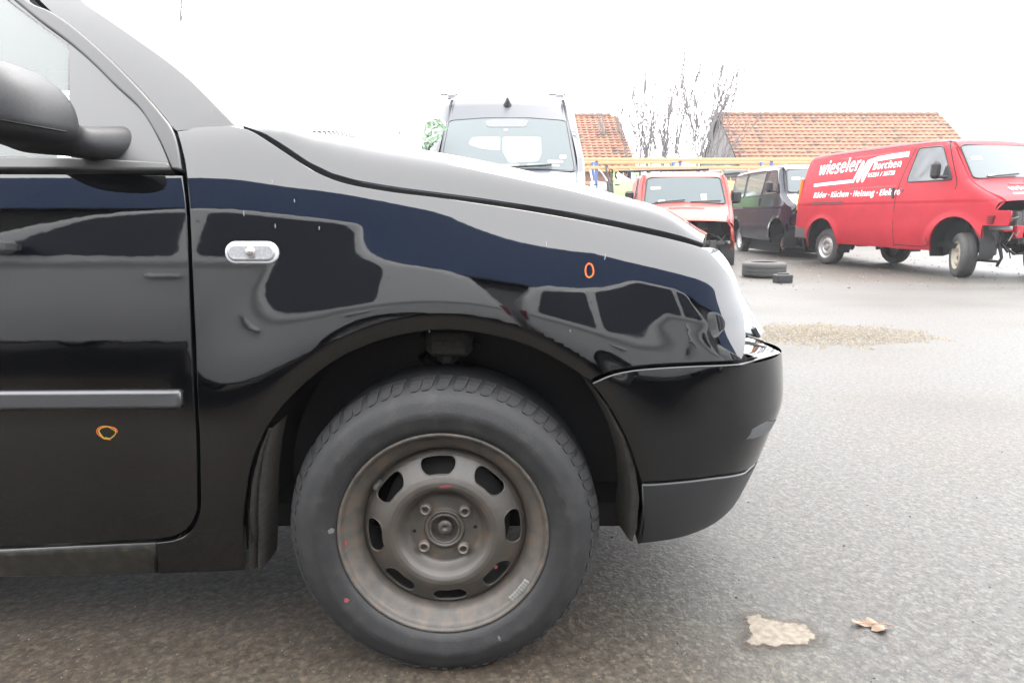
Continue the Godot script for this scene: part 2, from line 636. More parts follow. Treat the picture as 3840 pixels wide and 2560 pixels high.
func make_wheel(car: Node3D, off: Vector3, centre: Vector3, side: float, full: bool) -> void:
	var w := Node3D.new()
	w.name = "wheel"
	while car.has_node(NodePath(w.name)):
		w.name = "wheel_%03d" % (int(str(w.name).get_slice("_", 1)) + 1)
	car.add_child(w)
	w.position = centre + off
	var ax := Vector3(0, 0, side)     # outward
	# tyre
	var prof := []
	for q in [[.1955, -.004], [.199, .004], [.205, .010], [.214, .0145], [.226, .0165], [.229, .0178], [.238, .0178], [.2405, .0168], [.252, .014], [.262, .0085], [.270, .001], [.2775, -.009], [.2835, -.020], [.2875, -.034], [.2895, -.060], [.290, -.095], [.2895, -.130], [.2875, -.156], [.28, -.18], [.262, -.198], [.235, -.205], [.20, -.195]]:
		prof.append(Vector2(q[0] if q[0] < 0.205 else 0.205 + (q[0] - 0.205) * 1.094, q[1]))
	var t := MB.new()
	t.lathe(prof, Vector3.ZERO, ax, 96)
	for i in t.v.size():
		if t.v[i].y < -0.2860:
			t.v[i].y = -0.2860 + (t.v[i].y + 0.2860) * 0.1
	part(w, "tyre", t, M.tyre)
	if full:
		var lug := MB.new()
		var strip := [Vector2(.2785, -.0010), Vector2(.2815, -.0062), Vector2(.2876, -.0125), Vector2(.2925, -.0235), Vector2(.2962, -.038)]
		var wid := [.0055, .0098, .0108, .0112, .0116]
		for r in 4:
			for s in [0, 1]:
				pass
		var lifted := .0014
		var rows := []
		for i in 5:
			var d: Vector2 = strip[mini(i + 1, 4)] - strip[maxi(i - 1, 0)]
			var nn := Vector2(-d.y, d.x).normalized() * (1.0 if d.x * 1.0 > 0 else -1.0)
			nn = Vector2(absf(nn.x), absf(nn.y))
			rows.append([strip[i], nn])
		var put := func(i: int, u: float, h: float) -> Vector3:
			var q: Vector2 = rows[i][0] + rows[i][1] * h
			var a: float = (u * wid[i] + 0.006 * i * 0.35) / q.x
			return Vector3(sin(a) * q.x, cos(a) * q.x, q.y)
		for i in 4:
			var nn := Vector3(0, rows[i][1].x, rows[i][1].y)
			lug.face([put.call(i, -0.93, lifted), put.call(i, 0.93, lifted), put.call(i + 1, 0.93, lifted), put.call(i + 1, -0.93, lifted)], nn)
			for s in [-1.0, 1.0]:
				lug.face([put.call(i, 0.93 * s, lifted), put.call(i, 1.0 * s, -0.002), put.call(i + 1, 1.0 * s, -0.002), put.call(i + 1, 0.93 * s, lifted)], Vector3(s, 0, 0))
		lug.face([put.call(0, -0.93, lifted), put.call(0, 0.93, lifted), put.call(0, 1.0, -0.002), put.call(0, -1.0, -0.002)], Vector3(0, -0.7, 0.7))
		var lm := lug.build()
		for i in 66:
			var o := part(w, "tread_block", lm, M.tread)
			o.rotation.z = TAU * (i + 0.13 * sin(i * 2.4)) / 66.0
	# rim: flange, barrel wall and the pressed disc with eight slots
	var rm := MB.new()
	prof = []
	for q in [[.1945, -.010], [.1985, -.004], [.1998, .003], [.1985, .0062], [.1955, .0072], [.1925, .0052], [.1905, .001], [.1885, -.004], [.184, -.008], [.174, -.014], [.1675, -.019], [.1625, -.026], [.159, -.034], [.1555, -.040]]:
		prof.append(Vector2(q[0], q[1]))
	rm.lathe(prof, Vector3.ZERO, ax, 120)
	part(w, "rim", rm, M.rim)
	var barrel := MB.new()
	barrel.lathe([Vector2(.157, -.036), Vector2(.158, -.10), Vector2(.165, -.17), Vector2(.19, -.185)], Vector3.ZERO, ax, 60)
	barrel.lathe([Vector2(.001, -.075), Vector2(.115, -.075), Vector2(.125, -.082), Vector2(.125, -.12)], Vector3.ZERO, ax, 48)
	part(w, "brake_drum", barrel, M.drum)
	var dp := PackedVector2Array()
	for q in [[.030, -.0255], [.034, -.023], [.0375, -.0235], [.0385, -.028], [.046, -.029], [.066, -.029], [.070, -.0275], [.075, -.021], [.081, -.011], [.087, -.0035], [.094, .000], [.102, .0002], [.112, -.0035], [.124, -.0105], [.138, -.019], [.147, -.0255], [.1525, -.032], [.1565, -.041]]:
		dp.append(Vector2(q[0], q[1]))
	var depth := func(r: float) -> float:
		for i in dp.size() - 1:
			if r <= dp[i + 1].x:
				var k := clampf((r - dp[i].x) / (dp[i + 1].x - dp[i].x), 0.0, 1.0)
				var a := dp[maxi(i - 1, 0)].y
				var d := dp[mini(i + 2, dp.size() - 1)].y
				return lerpf(lerpf(dp[i].y, dp[i + 1].y, k), cubic_interpolate(dp[i].y, dp[i + 1].y, a, d, k), 0.3)
		return dp[dp.size() - 1].y
	var face_at := func(q: Vector2) -> Vector3:
		return Vector3(q.x, q.y, depth.call(q.length()) * side)
	var slot_c := []
	for i in 8:
		slot_c.append(TAU * i / 8.0 + deg_to_rad(90.0 + 4.0))
	var hole := func(q: Vector2) -> float:   # < 0 inside a slot
		var a := q.angle()
		var k: float = round((a - slot_c[0]) / (TAU / 8.0))
		var da: float = a - slot_c[0] - k * TAU / 8.0
		var p := Vector2(da * 0.131, q.length() - 0.131)
		p.x *= 1.0 - p.y * 5.0
		var hx := 0.0325 - 0.016
		var d := Vector2(maxf(absf(p.x) - hx, 0.0), p.y)
		var top := minf(0.0, -(p.y - 0.0) * 0.0)
		return d.length() - 0.0165 + top + maxf(0.0, absf(p.y) - 0.0155) * 2.0
	var disc := MB.new()
	var rings := 150
	var arcs := 420
	var ids := {}
	var vert := func(i: int, k: int) -> int:
		var key := i * arcs + (k % arcs)
		if not ids.has(key):
			var r := lerpf(0.030, 0.1565, float(i) / rings)
			var q := Vector2.from_angle(TAU * k / arcs) * r
			var h := 0.0012
			var dz: float = (depth.call(r + h) - depth.call(r - h)) / (2 * h)
			var o := q.normalized()
			ids[key] = disc.add(face_at.call(q), Vector3(-o.x * dz, -o.y * dz, side).normalized())
		return ids[key]
	if full:
		for i in rings:
			for k in arcs:
				var r := lerpf(0.030, 0.1565, (i + 0.5) / rings)
				if r > 0.10 and r < 0.15 and hole.call(Vector2.from_angle(TAU * (k + 0.5) / arcs) * r) < 0.0:
					continue
				disc.quad(vert.call(i, k), vert.call(i + 1, k), vert.call(i + 1, k + 1), vert.call(i, k + 1))
	else:
		rings = 36
		arcs = 72
		for i in rings:
			for k in arcs:
				var r := lerpf(0.030, 0.1565, (i + 0.5) / rings)
				if r > 0.10 and r < 0.15 and hole.call(Vector2.from_angle(TAU * (k + 0.5) / arcs) * r) < 0.0:
					continue
				disc.quad(vert.call(i, k), vert.call(i + 1, k), vert.call(i + 1, k + 1), vert.call(i, k + 1))
	if full:   # the rolled lips of the slots
		for a in slot_c:
			var pts := []
			for k in 49:
				var dirv := Vector2.from_angle(TAU * k / 48.0)
				var lo := 0.002
				var hi := 0.045
				for it in 22:
					var mid := (lo + hi) / 2
					var q := Vector2(0.131, 0).rotated(a) + dirv.rotated(a) * mid
					if hole.call(q) < 0.0:
						lo = mid
					else:
						hi = mid
				var q2 := Vector2(0.131, 0).rotated(a) + dirv.rotated(a) * lo
				pts.append(face_at.call(q2) - ax * 0.0012)
			disc.tube(pts, 0.0017, 6, false)
			var f := disc.v.size()
			var cc: Vector3 = face_at.call(Vector2(0.131, 0).rotated(a))
			for p in pts:
				var o: Vector3 = (cc - p).normalized()
				disc.add(p, o)
				disc.add(p - ax * 0.006, o)
			for k in 48:
				disc.quad(f + 2 * k, f + 2 * k + 1, f + 2 * k + 3, f + 2 * k + 2)
	part(w, "wheel_disc", disc, M.steel)
	# hub nose and bolts
	var hb := MB.new()
	hb.lathe([Vector2(.0305, -.034), Vector2(.0305, -.0245), Vector2(.0285, -.0225), Vector2(.0262, -.0235), Vector2(.0255, -.040), Vector2(.001, -.040)], Vector3.ZERO, ax, 40)
	hb.lathe([Vector2(.0155, -.04), Vector2(.015, -.030), Vector2(.0125, -.0275), Vector2(.006, -.0275), Vector2(.0045, -.030), Vector2(.0005, -.0305)], Vector3.ZERO, ax, 12)
	part(w, "hub_nut", hb, M.hub)
	for i in 4:
		var b := MB.new()
		b.lathe([Vector2(.0125, -.031), Vector2(.0118, -.024), Vector2(.0105, -.0195), Vector2(.0085, -.0178), Vector2(.0068, -.0182), Vector2(.0060, -.020), Vector2(.0055, -.029), Vector2(.0002, -.029)], Vector3.ZERO, ax, 16)
		var a := TAU * i / 4.0 + deg_to_rad(42.0)
		part(w, "wheel_bolt", b, M.bolt, Vector3(cos(a), sin(a), 0) * 0.0535)
	if full:
		for a in [2.0, 186.0]:
			var b := MB.new()
			b.lathe([Vector2(.0036, -.0285), Vector2(.003, -.0283), Vector2(.0002, -.0283)], Vector3.ZERO, ax, 10)
			part(w, "locating_hole", b, M.black_hole, Vector3(cos(deg_to_rad(a)), sin(deg_to_rad(a)), 0) * 0.0585)
		var vl := MB.new()
		vl.tube([Vector3(-0.121, 0.093, -0.028), Vector3(-0.1235, 0.093, -0.005), Vector3(-0.1245, 0.0925, 0.002)], [0.0052, 0.0048, 0.0042], 10)
		part(w, "valve_stem", vl, M.valve)
		for q in [[-47.0, -31.0]]:   # the clip-on balance weights
			var bw := MB.new()
			var pts := []
			for k in 9:
				var a := deg_to_rad(lerpf(q[0], q[1], k / 8.0))
				pts.append(Vector3(cos(a) * 0.1845, sin(a) * 0.1845, -0.0035))
			for k in 8:
				var m: Vector3 = (pts[k] + pts[k + 1]) / 2
				var d: Vector3 = (pts[k + 1] - pts[k])
				bw.box(m, Vector3(d.length() * (1.02 if k != 3 else 0.8), 0.0125, 0.006), Basis(d.normalized(), Vector3(-d.y, d.x, 0).normalized(), Vector3(0, 0, 1)), 0.0015)
			part(w, "balance_weight", bw, M.lead)
		# dabs of paint and scuffs on the rubber and steel
		var tyre_at := func(q: Vector2) -> Vector3:
			var r := q.length()
			var z := 0.0178
			for i in range(1, 16):
				if r <= 0.29 and r >= [.1955, .199, .205, .214, .226, .229, .238, .2405, .252, .262, .270, .2775, .2835, .2875, .2895, .290][i - 1]:
					var rs := [.1955, .199, .205, .214, .226, .229, .238, .2405, .252, .262, .270, .2775, .2835, .2875, .2895, .290]
					var zs := [-.004, .004, .010, .0145, .0165, .0178, .0178, .0168, .014, .0085, .001, -.009, -.020, -.034, -.060, -.095]
					z = lerpf(zs[i - 1], zs[i], clampf((r - rs[i - 1]) / (rs[i] - rs[i - 1]), 0.0, 1.0))
			return Vector3(q.x, q.y, z)
		for q in [[-.183, -.125, .0048, .0045, 0.0], [-.152, -.214, .011, .0045, -.45], [-.15, -.224, .008, .003, -.5], [.100, -.232, .006, .0028, -.1], [.116, -.233, .003, .0018, 0.0], [-.038, -.246, .008, .005, -.5], [-.207, .012, .006, .0055, .3], [-.178, .178, .006, .003, .3], [.105, -.203, .002, .005, .4]]:
			var sp := MB.new()
			var poly := PackedVector2Array()
			var base := ngon(Vector2.ZERO, q[2], q[3], 14, 0.0)
			for i in base.size():
				poly.append(Vector2(q[0], q[1]) + (base[i] * (0.75 + 0.45 * rng.randf())).rotated(q[4]))
			panel(sp, poly, 0.004, tyre_at, 0.0002, 0.001, 1.0, 0.0006)
			part(w, "scuff_mark" if q[2] != .0048 else "paint_dab", sp, M.scuff if q[2] != .0048 else M.red_dab)
		for q in [[.006, .094, .012, .003, .1], [.098, -.07, .004, .005, .3], [-.185, -.02, .003, .006, 0.0], [-.188, .045, .003, .005, 0.1]]:
			var sp := MB.new()
			var poly := PackedVector2Array()
			for p in ngon(Vector2.ZERO, q[2], q[3], 12):
				poly.append(Vector2(q[0], q[1]) + (p * (0.7 + 0.5 * rng.randf())).rotated(q[4]))
			var on := face_at if Vector2(q[0], q[1]).length() < 0.15 else func(p: Vector2) -> Vector3: return Vector3(p.x, p.y, -0.0035 - (0.187 - p.length()) * 0.7 if p.length() < 0.187 else -0.003)
			panel(sp, poly, 0.004, on, 0.0002, 0.001, 1.0, 0.0007)
			part(w, "paint_dab", sp, M.red_dab)


func black_car() -> void:
	var base := Vector3(-1.28, 0, -MID)
	var car := thing("black_hatchback", "glossy black hatchback filling the frame, with bare steel front wheel and missing trim", "car", base)
	var off := -base
	make_plan()
	var S := func(q: Vector2) -> Vector3: return body_at(q, 1.0)
	var S2 := func(q: Vector2) -> Vector3: return body_at(q, -1.0)
	var GS := func(q: Vector2) -> Vector3: return glass_at(q, 1.0)
	var GS2 := func(q: Vector2) -> Vector3: return glass_at(q, -1.0)
	# outlines in metres along the flank (x) and above the ground (y)
	var arch := curve(PackedVector2Array([Vector2(-0.5371, 0.1539), Vector2(-0.4946, 0.3346), Vector2(-0.4756, 0.4070), Vector2(-0.4483, 0.4685), Vector2(-0.4153, 0.5146), Vector2(-0.3705, 0.5592), Vector2(-0.3142, 0.6020), Vector2(-0.2514, 0.6317), Vector2(-0.1894, 0.6489), Vector2(-0.1276, 0.6568), Vector2(-0.0584, 0.6513), Vector2(0.0185, 0.6321), Vector2(0.0881, 0.5986), Vector2(0.1362, 0.5672)]))
	var gap_low := curve(PackedVector2Array([Vector2(-0.4817, 1.0104), Vector2(-0.4640, 1.0048), Vector2(-0.4389, 0.9913), Vector2(-0.4018, 0.9679), Vector2(-0.3619, 0.9426), Vector2(-0.3309, 0.9260), Vector2(-0.2852, 0.9103), Vector2(-0.2098, 0.8970), Vector2(-0.1342, 0.8881), Vector2(-0.0581, 0.8777), Vector2(0.0188, 0.8664), Vector2(0.0969, 0.8535), Vector2(0.1769, 0.8389), Vector2(0.2589, 0.8225), Vector2(0.3249, 0.8081), Vector2(0.3749, 0.7958)]))
	var lamp_edge := curve(PackedVector2Array([Vector2(0.3749, 0.7958), Vector2(0.4076, 0.7697), Vector2(0.4594, 0.7295), Vector2(0.4800, 0.6791), Vector2(0.4751, 0.6418), Vector2(0.4512, 0.6132), Vector2(0.4320, 0.5923)]))
	var wing_low := curve(PackedVector2Array([Vector2(0.4320, 0.5923), Vector2(0.3356, 0.5940), Vector2(0.2525, 0.5931), Vector2(0.2042, 0.5890), Vector2(0.1649, 0.5804), Vector2(0.1362, 0.5672)]))
	var door_gap := curve(PackedVector2Array([Vector2(-0.5934, 1.0042), Vector2(-0.5774, 0.9718), Vector2(-0.5661, 0.9301), Vector2(-0.5587, 0.8521), Vector2(-0.5606, 0.7012), Vector2(-0.5638, 0.5452), Vector2(-0.5653, 0.4488), Vector2(-0.5769, 0.3361), Vector2(-0.5910, 0.2956), Vector2(-0.6139, 0.2619), Vector2(-0.6501, 0.2372), Vector2(-0.6925, 0.2289)]))
	var wing := join([door_gap, PackedVector2Array([Vector2(-0.6925, 0.2289), Vector2(-0.7155, 0.1435)]), PackedVector2Array([Vector2(-0.7155, 0.1435), Vector2(-0.6103, 0.1487), Vector2(-0.5371, 0.1539)]), arch, back(wing_low), back(lamp_edge), back(gap_low), PackedVector2Array([Vector2(-0.4819, 1.0112), Vector2(-0.5015, 1.0143), Vector2(-0.5525, 1.0116), Vector2(-0.5942, 1.0066)])])
	var door := join([PackedVector2Array([Vector2(-0.5720, 0.9249), Vector2(-0.6988, 0.9271), Vector2(-0.8876, 0.9279)]), PackedVector2Array([Vector2(-1.72, 0.935), Vector2(-1.74, 0.80), Vector2(-1.72, 0.45), Vector2(-1.66, 0.30), Vector2(-1.58, 0.262)]), PackedVector2Array([Vector2(-0.9983, 0.2197), Vector2(-0.6911, 0.2391)]), curve(PackedVector2Array([Vector2(-0.6911, 0.2391), Vector2(-0.6502, 0.2485), Vector2(-0.6183, 0.2706), Vector2(-0.5956, 0.3007), Vector2(-0.5837, 0.3358), Vector2(-0.5719, 0.4486), Vector2(-0.5703, 0.5451), Vector2(-0.5667, 0.7012), Vector2(-0.5647, 0.8521), Vector2(-0.5720, 0.9249)]))])
	var sill := join([PackedVector2Array([Vector2(-0.6945, 0.2277), Vector2(-0.7177, 0.1422)]), PackedVector2Array([Vector2(-0.7177, 0.1422), Vector2(-1.0403, 0.1303)]), PackedVector2Array([Vector2(-1.9, 0.183), Vector2(-1.95, 0.245)]), PackedVector2Array([Vector2(-1.0030, 0.2092), Vector2(-0.6945, 0.2277)])])
	var bumper_cut := curve(PackedVector2Array([Vector2(0.1411, 0.5607), Vector2(0.1752, 0.5142), Vector2(0.2066, 0.4584), Vector2(0.2356, 0.3989), Vector2(0.2487, 0.3704)]))
	var bumper_top := curve(PackedVector2Array([Vector2(0.1411, 0.5607), Vector2(0.1689, 0.5749), Vector2(0.2041, 0.5836), Vector2(0.2521, 0.5877), Vector2(0.3350, 0.5893), Vector2(0.4310, 0.5875)]))
	var lip_line := curve(PackedVector2Array([Vector2(0.2487, 0.3704), Vector2(0.3265, 0.3722), Vector2(0.4238, 0.3689), Vector2(0.5281, 0.3566)]))
	var wy: float = bumper_top[bumper_top.size() - 1].y
	var ly: float = lip_line[lip_line.size() - 1].y
	var bumper := join([back(bumper_cut), bumper_top, PackedVector2Array([Vector2(0.6, wy), Vector2(0.9, wy - .025), Vector2(1.28, wy - .03), Vector2(1.28, ly), Vector2(0.9, ly), Vector2(0.6, ly - .001)]), back(lip_line)])
	var lip_low := curve(PackedVector2Array([Vector2(0.2730, 0.2313), Vector2(0.3101, 0.2334), Vector2(0.3575, 0.2349), Vector2(0.4041, 0.2361)]))
	var zy: float = lip_low[lip_low.size() - 1].y
	var lip := join([PackedVector2Array([Vector2(0.2730, 0.2313), Vector2(0.2629, 0.3039), Vector2(0.2502, 0.3660)]), curve(PackedVector2Array([Vector2(0.2502, 0.3660), Vector2(0.3277, 0.3676), Vector2(0.4260, 0.3640), Vector2(0.5346, 0.3501)])), PackedVector2Array([Vector2(0.6, ly - .006), Vector2(0.9, ly - .005), Vector2(1.28, ly - .005), Vector2(1.28, zy + .03), Vector2(0.9, zy + .03), Vector2(0.62, zy + .022), Vector2(0.52, zy + .010)]), back(lip_low)])
	var lamp := join([curve(PackedVector2Array([Vector2(0.3814, 0.7934), Vector2(0.4147, 0.7679), Vector2(0.4671, 0.7275), Vector2(0.4890, 0.6784), Vector2(0.4836, 0.6426)])), PackedVector2Array([Vector2(.52, .634), Vector2(.62, .629), Vector2(.70, .632), Vector2(.745, .66), Vector2(.745, .70), Vector2(.70, .745), Vector2(.60, .785), Vector2(.50, .802)])])
	var quarter := PackedVector2Array([Vector2(-1.728, .935), Vector2(-1.748, .80), Vector2(-1.728, .45), Vector2(-1.67, .30), Vector2(-1.96, .25), Vector2(-1.96, .19), Vector2(-2.06, .19)])
	for i in 13:
		var a := deg_to_rad(190.0 - i * 16.7)
		quarter.append(HUB - Vector2(2.32, 0) + Vector2(cos(a), sin(a)) * 0.375)
	quarter.append_array(PackedVector2Array([Vector2(-2.98, .24), Vector2(-2.99, .5), Vector2(-2.98, .935)]))
	quarter = PackedVector2Array(Array(quarter))
	for side in [1.0, -1.0]:
		var surf: Callable = S if side > 0 else S2
		var step := 0.009 if side > 0 else 0.03
		var mb := panel(MB.new(), wing, step, surf, 0.002, 0.018, side)
		var wg := part(car, "wing_panel", mb, M.paint, off)
		mb = panel(MB.new(), door, step, surf, 0.002, 0.018, side)
		var dr := part(car, "door", mb, M.paint, off)
		mb = panel(MB.new(), sill, step, surf, 0.011, 0.03, side, 0.004)
		part(car, "sill", mb, M.sill, off)
		mb = panel(MB.new(), bumper, step if side > 0 else 0.02, surf, 0.003, 0.05, side)
		var bp := part(car, "front_bumper", mb, M.paint, off)
		mb = panel(MB.new(), lip, 0.01 if side > 0 else 0.02, surf, 0.004, 0.03, side)
		part(bp, "lower_lip", mb, M.plastic)
		mb = panel(MB.new(), PackedVector2Array([Vector2(.75, .625), Vector2(1.28, .598), Vector2(1.28, .80), Vector2(.75, .775)]), 0.02, surf, 0.004, 0.03, side, -0.012)
		part(car, "grille", mb, M.plastic, off)
		mb = panel(MB.new(), quarter, 0.03, surf, 0.002, 0.018, side)
		part(car, "rear_quarter", mb, M.paint, off)
		# headlight: clear cover over a bright bowl
		mb = panel(MB.new(), lamp, 0.008, surf, 0.003, 0.02, side, -0.009)
		var hl := part(car, "headlight", mb, M.lens, off)
		mb = panel(MB.new(), lamp, 0.012, surf, 0.001, 0.004, side, -0.022)
		part(hl, "reflector", mb, M.chrome)
		var lc: Vector3 = surf.call(Vector2(0.58, 0.70))
		var ln := snorm(surf, Vector2(0.58, 0.70), side)
		mb = MB.new()
		mb.lathe([Vector2(.055, -.024), Vector2(.052, -.018), Vector2(.03, -.02), Vector2(.001, -.021)], lc, ln, 28)
		part(hl, "lamp_bowl", mb, M.chrome)
		# side window, frame band and sail panel
		var gsurf: Callable = GS if side > 0 else GS2
		var inner := PackedVector2Array([Vector2(-0.9341, 1.2539), Vector2(-0.8776, 1.2125), Vector2(-0.8108, 1.1672), Vector2(-0.7587, 1.1266), Vector2(-0.7108, 1.0845), Vector2(-0.6577, 1.0396), Vector2(-0.6207, 0.9902), Vector2(-0.5961, 0.9466), Vector2(-0.5893, 0.9330)])
		var outer := PackedVector2Array([Vector2(-0.9112, 1.2539), Vector2(-0.8601, 1.2295), Vector2(-0.8088, 1.1975), Vector2(-0.7353, 1.1400), Vector2(-0.6699, 1.0821), Vector2(-0.6214, 1.0340), Vector2(-0.5957, 1.0034), Vector2(-0.5805, 0.9679), Vector2(-0.5711, 0.9322)])
		var x_in := PackedVector2Array([Vector2(-1.02, 1.315), Vector2(-1.14, 1.355), Vector2(-1.5, 1.375), Vector2(-1.69, 1.36)])
		var x_out := PackedVector2Array([Vector2(-1.00, 1.335), Vector2(-1.14, 1.385), Vector2(-1.5, 1.405), Vector2(-1.72, 1.39)])
		var belt := PackedVector2Array([Vector2(-0.8898, 0.9534), Vector2(-0.7685, 0.9519)])
		var win := join([curve(join([back(x_in), PackedVector2Array([Vector2(-0.9341, 1.2539), Vector2(-0.8776, 1.2125), Vector2(-0.8173, 1.1715)])])), PackedVector2Array([Vector2(-0.8149, 1.1681), Vector2(-0.7717, 0.9534)]), back(belt), PackedVector2Array([Vector2(-1.69, belt[0].y)])])
		mb = panel(MB.new(), win, 0.03, gsurf, 0.001, 0.004, side, -0.008)
		part(dr, "window_glass", mb, M.pane)
		var frame := join([curve(join([back(x_out), outer])), back(curve(join([back(x_in), inner])))])
		mb = panel(MB.new(), frame, 0.012, gsurf, 0.004, 0.02, side, 0.004)
		part(dr, "window_frame", mb, M.trim)
		mb = panel(MB.new(), join([curve(join([PackedVector2Array([Vector2(-1.14, 1.40), Vector2(-1.0, 1.352)]), PackedVector2Array([Vector2(-0.8949, 1.2539), Vector2(-0.8441, 1.2303), Vector2(-0.7934, 1.2002), Vector2(-0.7212, 1.1451), Vector2(-0.6559, 1.0870), Vector2(-0.6065, 1.0380), Vector2(-0.5830, 1.0057), Vector2(-0.5722, 0.9679), Vector2(-0.5651, 0.9322)])])), back(curve(join([back(x_in), inner])))]), 0.012, gsurf, 0.002, 0.006, side, -0.011)
		part(dr, "door_seal", mb, M.under)
		mb = panel(MB.new(), PackedVector2Array([Vector2(-0.8149, 1.1715), Vector2(-0.7533, 1.1274), Vector2(-0.7041, 1.0862), Vector2(-0.6519, 1.0419), Vector2(-0.6142, 0.9933), Vector2(-0.5879, 0.9473), Vector2(-0.5919, 0.9428), Vector2(-0.7685, 0.9519)]), 0.012, gsurf, 0.002, 0.01, side, -0.002)
		part(dr, "sail_panel", mb, M.sail)
		mb = panel(MB.new(), join([PackedVector2Array([Vector2(-0.8899, 0.9542), Vector2(-0.7686, 0.9526), Vector2(-0.5951, 0.9443)]), PackedVector2Array([Vector2(-0.5867, 0.9307), Vector2(-0.8859, 0.9315)]), PackedVector2Array([Vector2(-1.72, .937), Vector2(-1.72, .962)])]), 0.012, gsurf, 0.004, 0.02, side, 0.009)
		part(dr, "window_seal", mb, M.seal)
		mb = panel(MB.new(), PackedVector2Array([Vector2(-0.9493, 0.5468), Vector2(-0.6093, 0.5492), Vector2(-0.5958, 0.5494), Vector2(-0.5905, 0.5447), Vector2(-0.5911, 0.5224), Vector2(-0.5964, 0.5151), Vector2(-0.6118, 0.5148), Vector2(-0.9537, 0.5121)]) + PackedVector2Array([Vector2(-1.6, .512), Vector2(-1.6, .548)]), 0.008, surf, 0.007, 0.012, side, 0.011)
		part(dr, "rubbing_strip", mb, M.strip)
		# windscreen pillar
		seal_line = join([PackedVector2Array([Vector2(-1.14, 1.385)]), outer])
		var psurf := func(q: Vector2) -> Vector3: return pillar_at(q, side)
		var pl := PackedVector2Array([Vector2(-0.4951, 1.0135), Vector2(-0.5238, 1.0419), Vector2(-0.5565, 1.0732), Vector2(-0.5905, 1.1034), Vector2(-0.6371, 1.1392), Vector2(-0.6859, 1.1724), Vector2(-0.7424, 1.2099), Vector2(-0.8040, 1.2493)])
		var pil := join([curve(back(join([PackedVector2Array([Vector2(-1.14, 1.388), Vector2(-1.0, 1.340)]), back(back(PackedVector2Array([Vector2(-0.9088, 1.2539), Vector2(-0.8576, 1.2295), Vector2(-0.8064, 1.1975), Vector2(-0.7329, 1.1400), Vector2(-0.6675, 1.0821), Vector2(-0.6191, 1.0340), Vector2(-0.5928, 1.0050)])))]))), PackedVector2Array([Vector2(-0.5916, 1.0011), Vector2(-0.5478, 1.0057), Vector2(-0.4948, 1.0104)]), curve(pl), PackedVector2Array([Vector2(-.98, 1.40), Vector2(-1.10, 1.43)])])
		mb = panel(MB.new(), pil, 0.012, psurf, 0.002, 0.015, side)
		part(car, "windscreen_pillar", mb, M.paint, off)
	# hood
	var hood := MB.new()
	var seals := [MB.new(), MB.new()]
	for side in [1.0, -1.0]:
		var hs := func(q: Vector2) -> Vector3: return hood_at(q, side)
		var f := hood.v.size()
		var nx := 90
		var ny := 52
		for j in ny + 1:
			for i in nx + 1:
				var q := Vector2(clampf(float(i) / nx, 0.0015, 0.9985), clampf(pow(float(j) / ny, 2.6), 0.0012, 0.9988))
				var nn := snorm_small(hs, q, side)
				hood.add(hs.call(q), nn)
		for j in ny:
			for i in nx:
				var a := f + i + j * (nx + 1)
				hood.quad(a, a + 1, a + nx + 2, a + nx + 1)
		var e := hood.v.size()
		for i in nx + 1:   # rolled edge towards the wing
			var p: Vector3 = hood.v[f + i]
			hood.add(p, Vector3(0, 0.25, side).normalized())
			hood.add(p + Vector3(0, -0.003, -0.0005 * side), Vector3(0, 0, side))
			var hood_seal: MB = seals[0 if side > 0 else 1]
			hood_seal.add(p + Vector3(0, -0.003, -0.0006 * side), Vector3(0, 0, side))
			hood_seal.add(p + Vector3(0, -0.035, -0.012 * side), Vector3(0, -0.3, side).normalized())
			hood_seal.add(p + Vector3(0, -0.0352, 0.012 * side), Vector3(0, 1, 0.3 * side).normalized())
		var hood_seal: MB = seals[0 if side > 0 else 1]
		var hs0 := 0
		for i in nx:
			hood.quad(e + 2 * i, e + 2 * i + 2, e + 2 * i + 3, e + 2 * i + 1)
			hood_seal.quad(hs0 + 3 * i, hs0 + 3 * i + 3, hs0 + 3 * i + 4, hs0 + 3 * i + 1)
			hood_seal.quad(hs0 + 3 * i + 1, hs0 + 3 * i + 4, hs0 + 3 * i + 5, hs0 + 3 * i + 2)
		e = hood.v.size()
		for j in ny + 1:
			var p: Vector3 = hood.v[f + nx + j * (nx + 1)]
			hood.add(p, Vector3(1, 0.2, 0).normalized())
			hood.add(p + Vector3(-0.004, -0.03, 0), Vector3(1, -0.1, 0).normalized())
		for j in ny:
			hood.quad(e + 2 * j, e + 2 * j + 2, e + 2 * j + 3, e + 2 * j + 1)
	var hood_part := part(car, "hood", hood, M.paint, off)
	for q in seals:
		part(hood_part, "hood_seal", q, M.under)
	# windscreen and cowl
	var ws := MB.new()
	var cols := 24
	for j in 13:
		for i in cols + 1:
			ws.add(screen_at(float(i) / cols * 2.0 - 1.0, float(j) / 12.0), Vector3.ZERO)
	for j in 13:
		for i in cols + 1:
			var u := float(i) / cols * 2.0 - 1.0
			var t := float(j) / 12.0
			ws.n[i + j * (cols + 1)] = (screen_at(u, t + 0.01) - screen_at(u, t - 0.01)).cross(screen_at(u - 0.01, t) - screen_at(u + 0.01, t)).normalized()
	for j in 12:
		for i in cols:
			var a := i + j * (cols + 1)
			ws.quad(a, a + 1, a + cols + 2, a + cols + 1)
	part(car, "windscreen", ws, M.pane, off)
	var cw := MB.new()
	for i in 40:
		var u := (i + 0.5) / 40.0 * 2.0 - 1.0
		var p := screen_at(u, 0.0)
		cw.box(p + Vector3(0.05, -0.024, 0), Vector3(0.12, 0.012, 0.036), Basis(Vector3.BACK, 0.35), 0.002)
	var cowl := part(car, "cowl_panel", cw, M.trim, off)
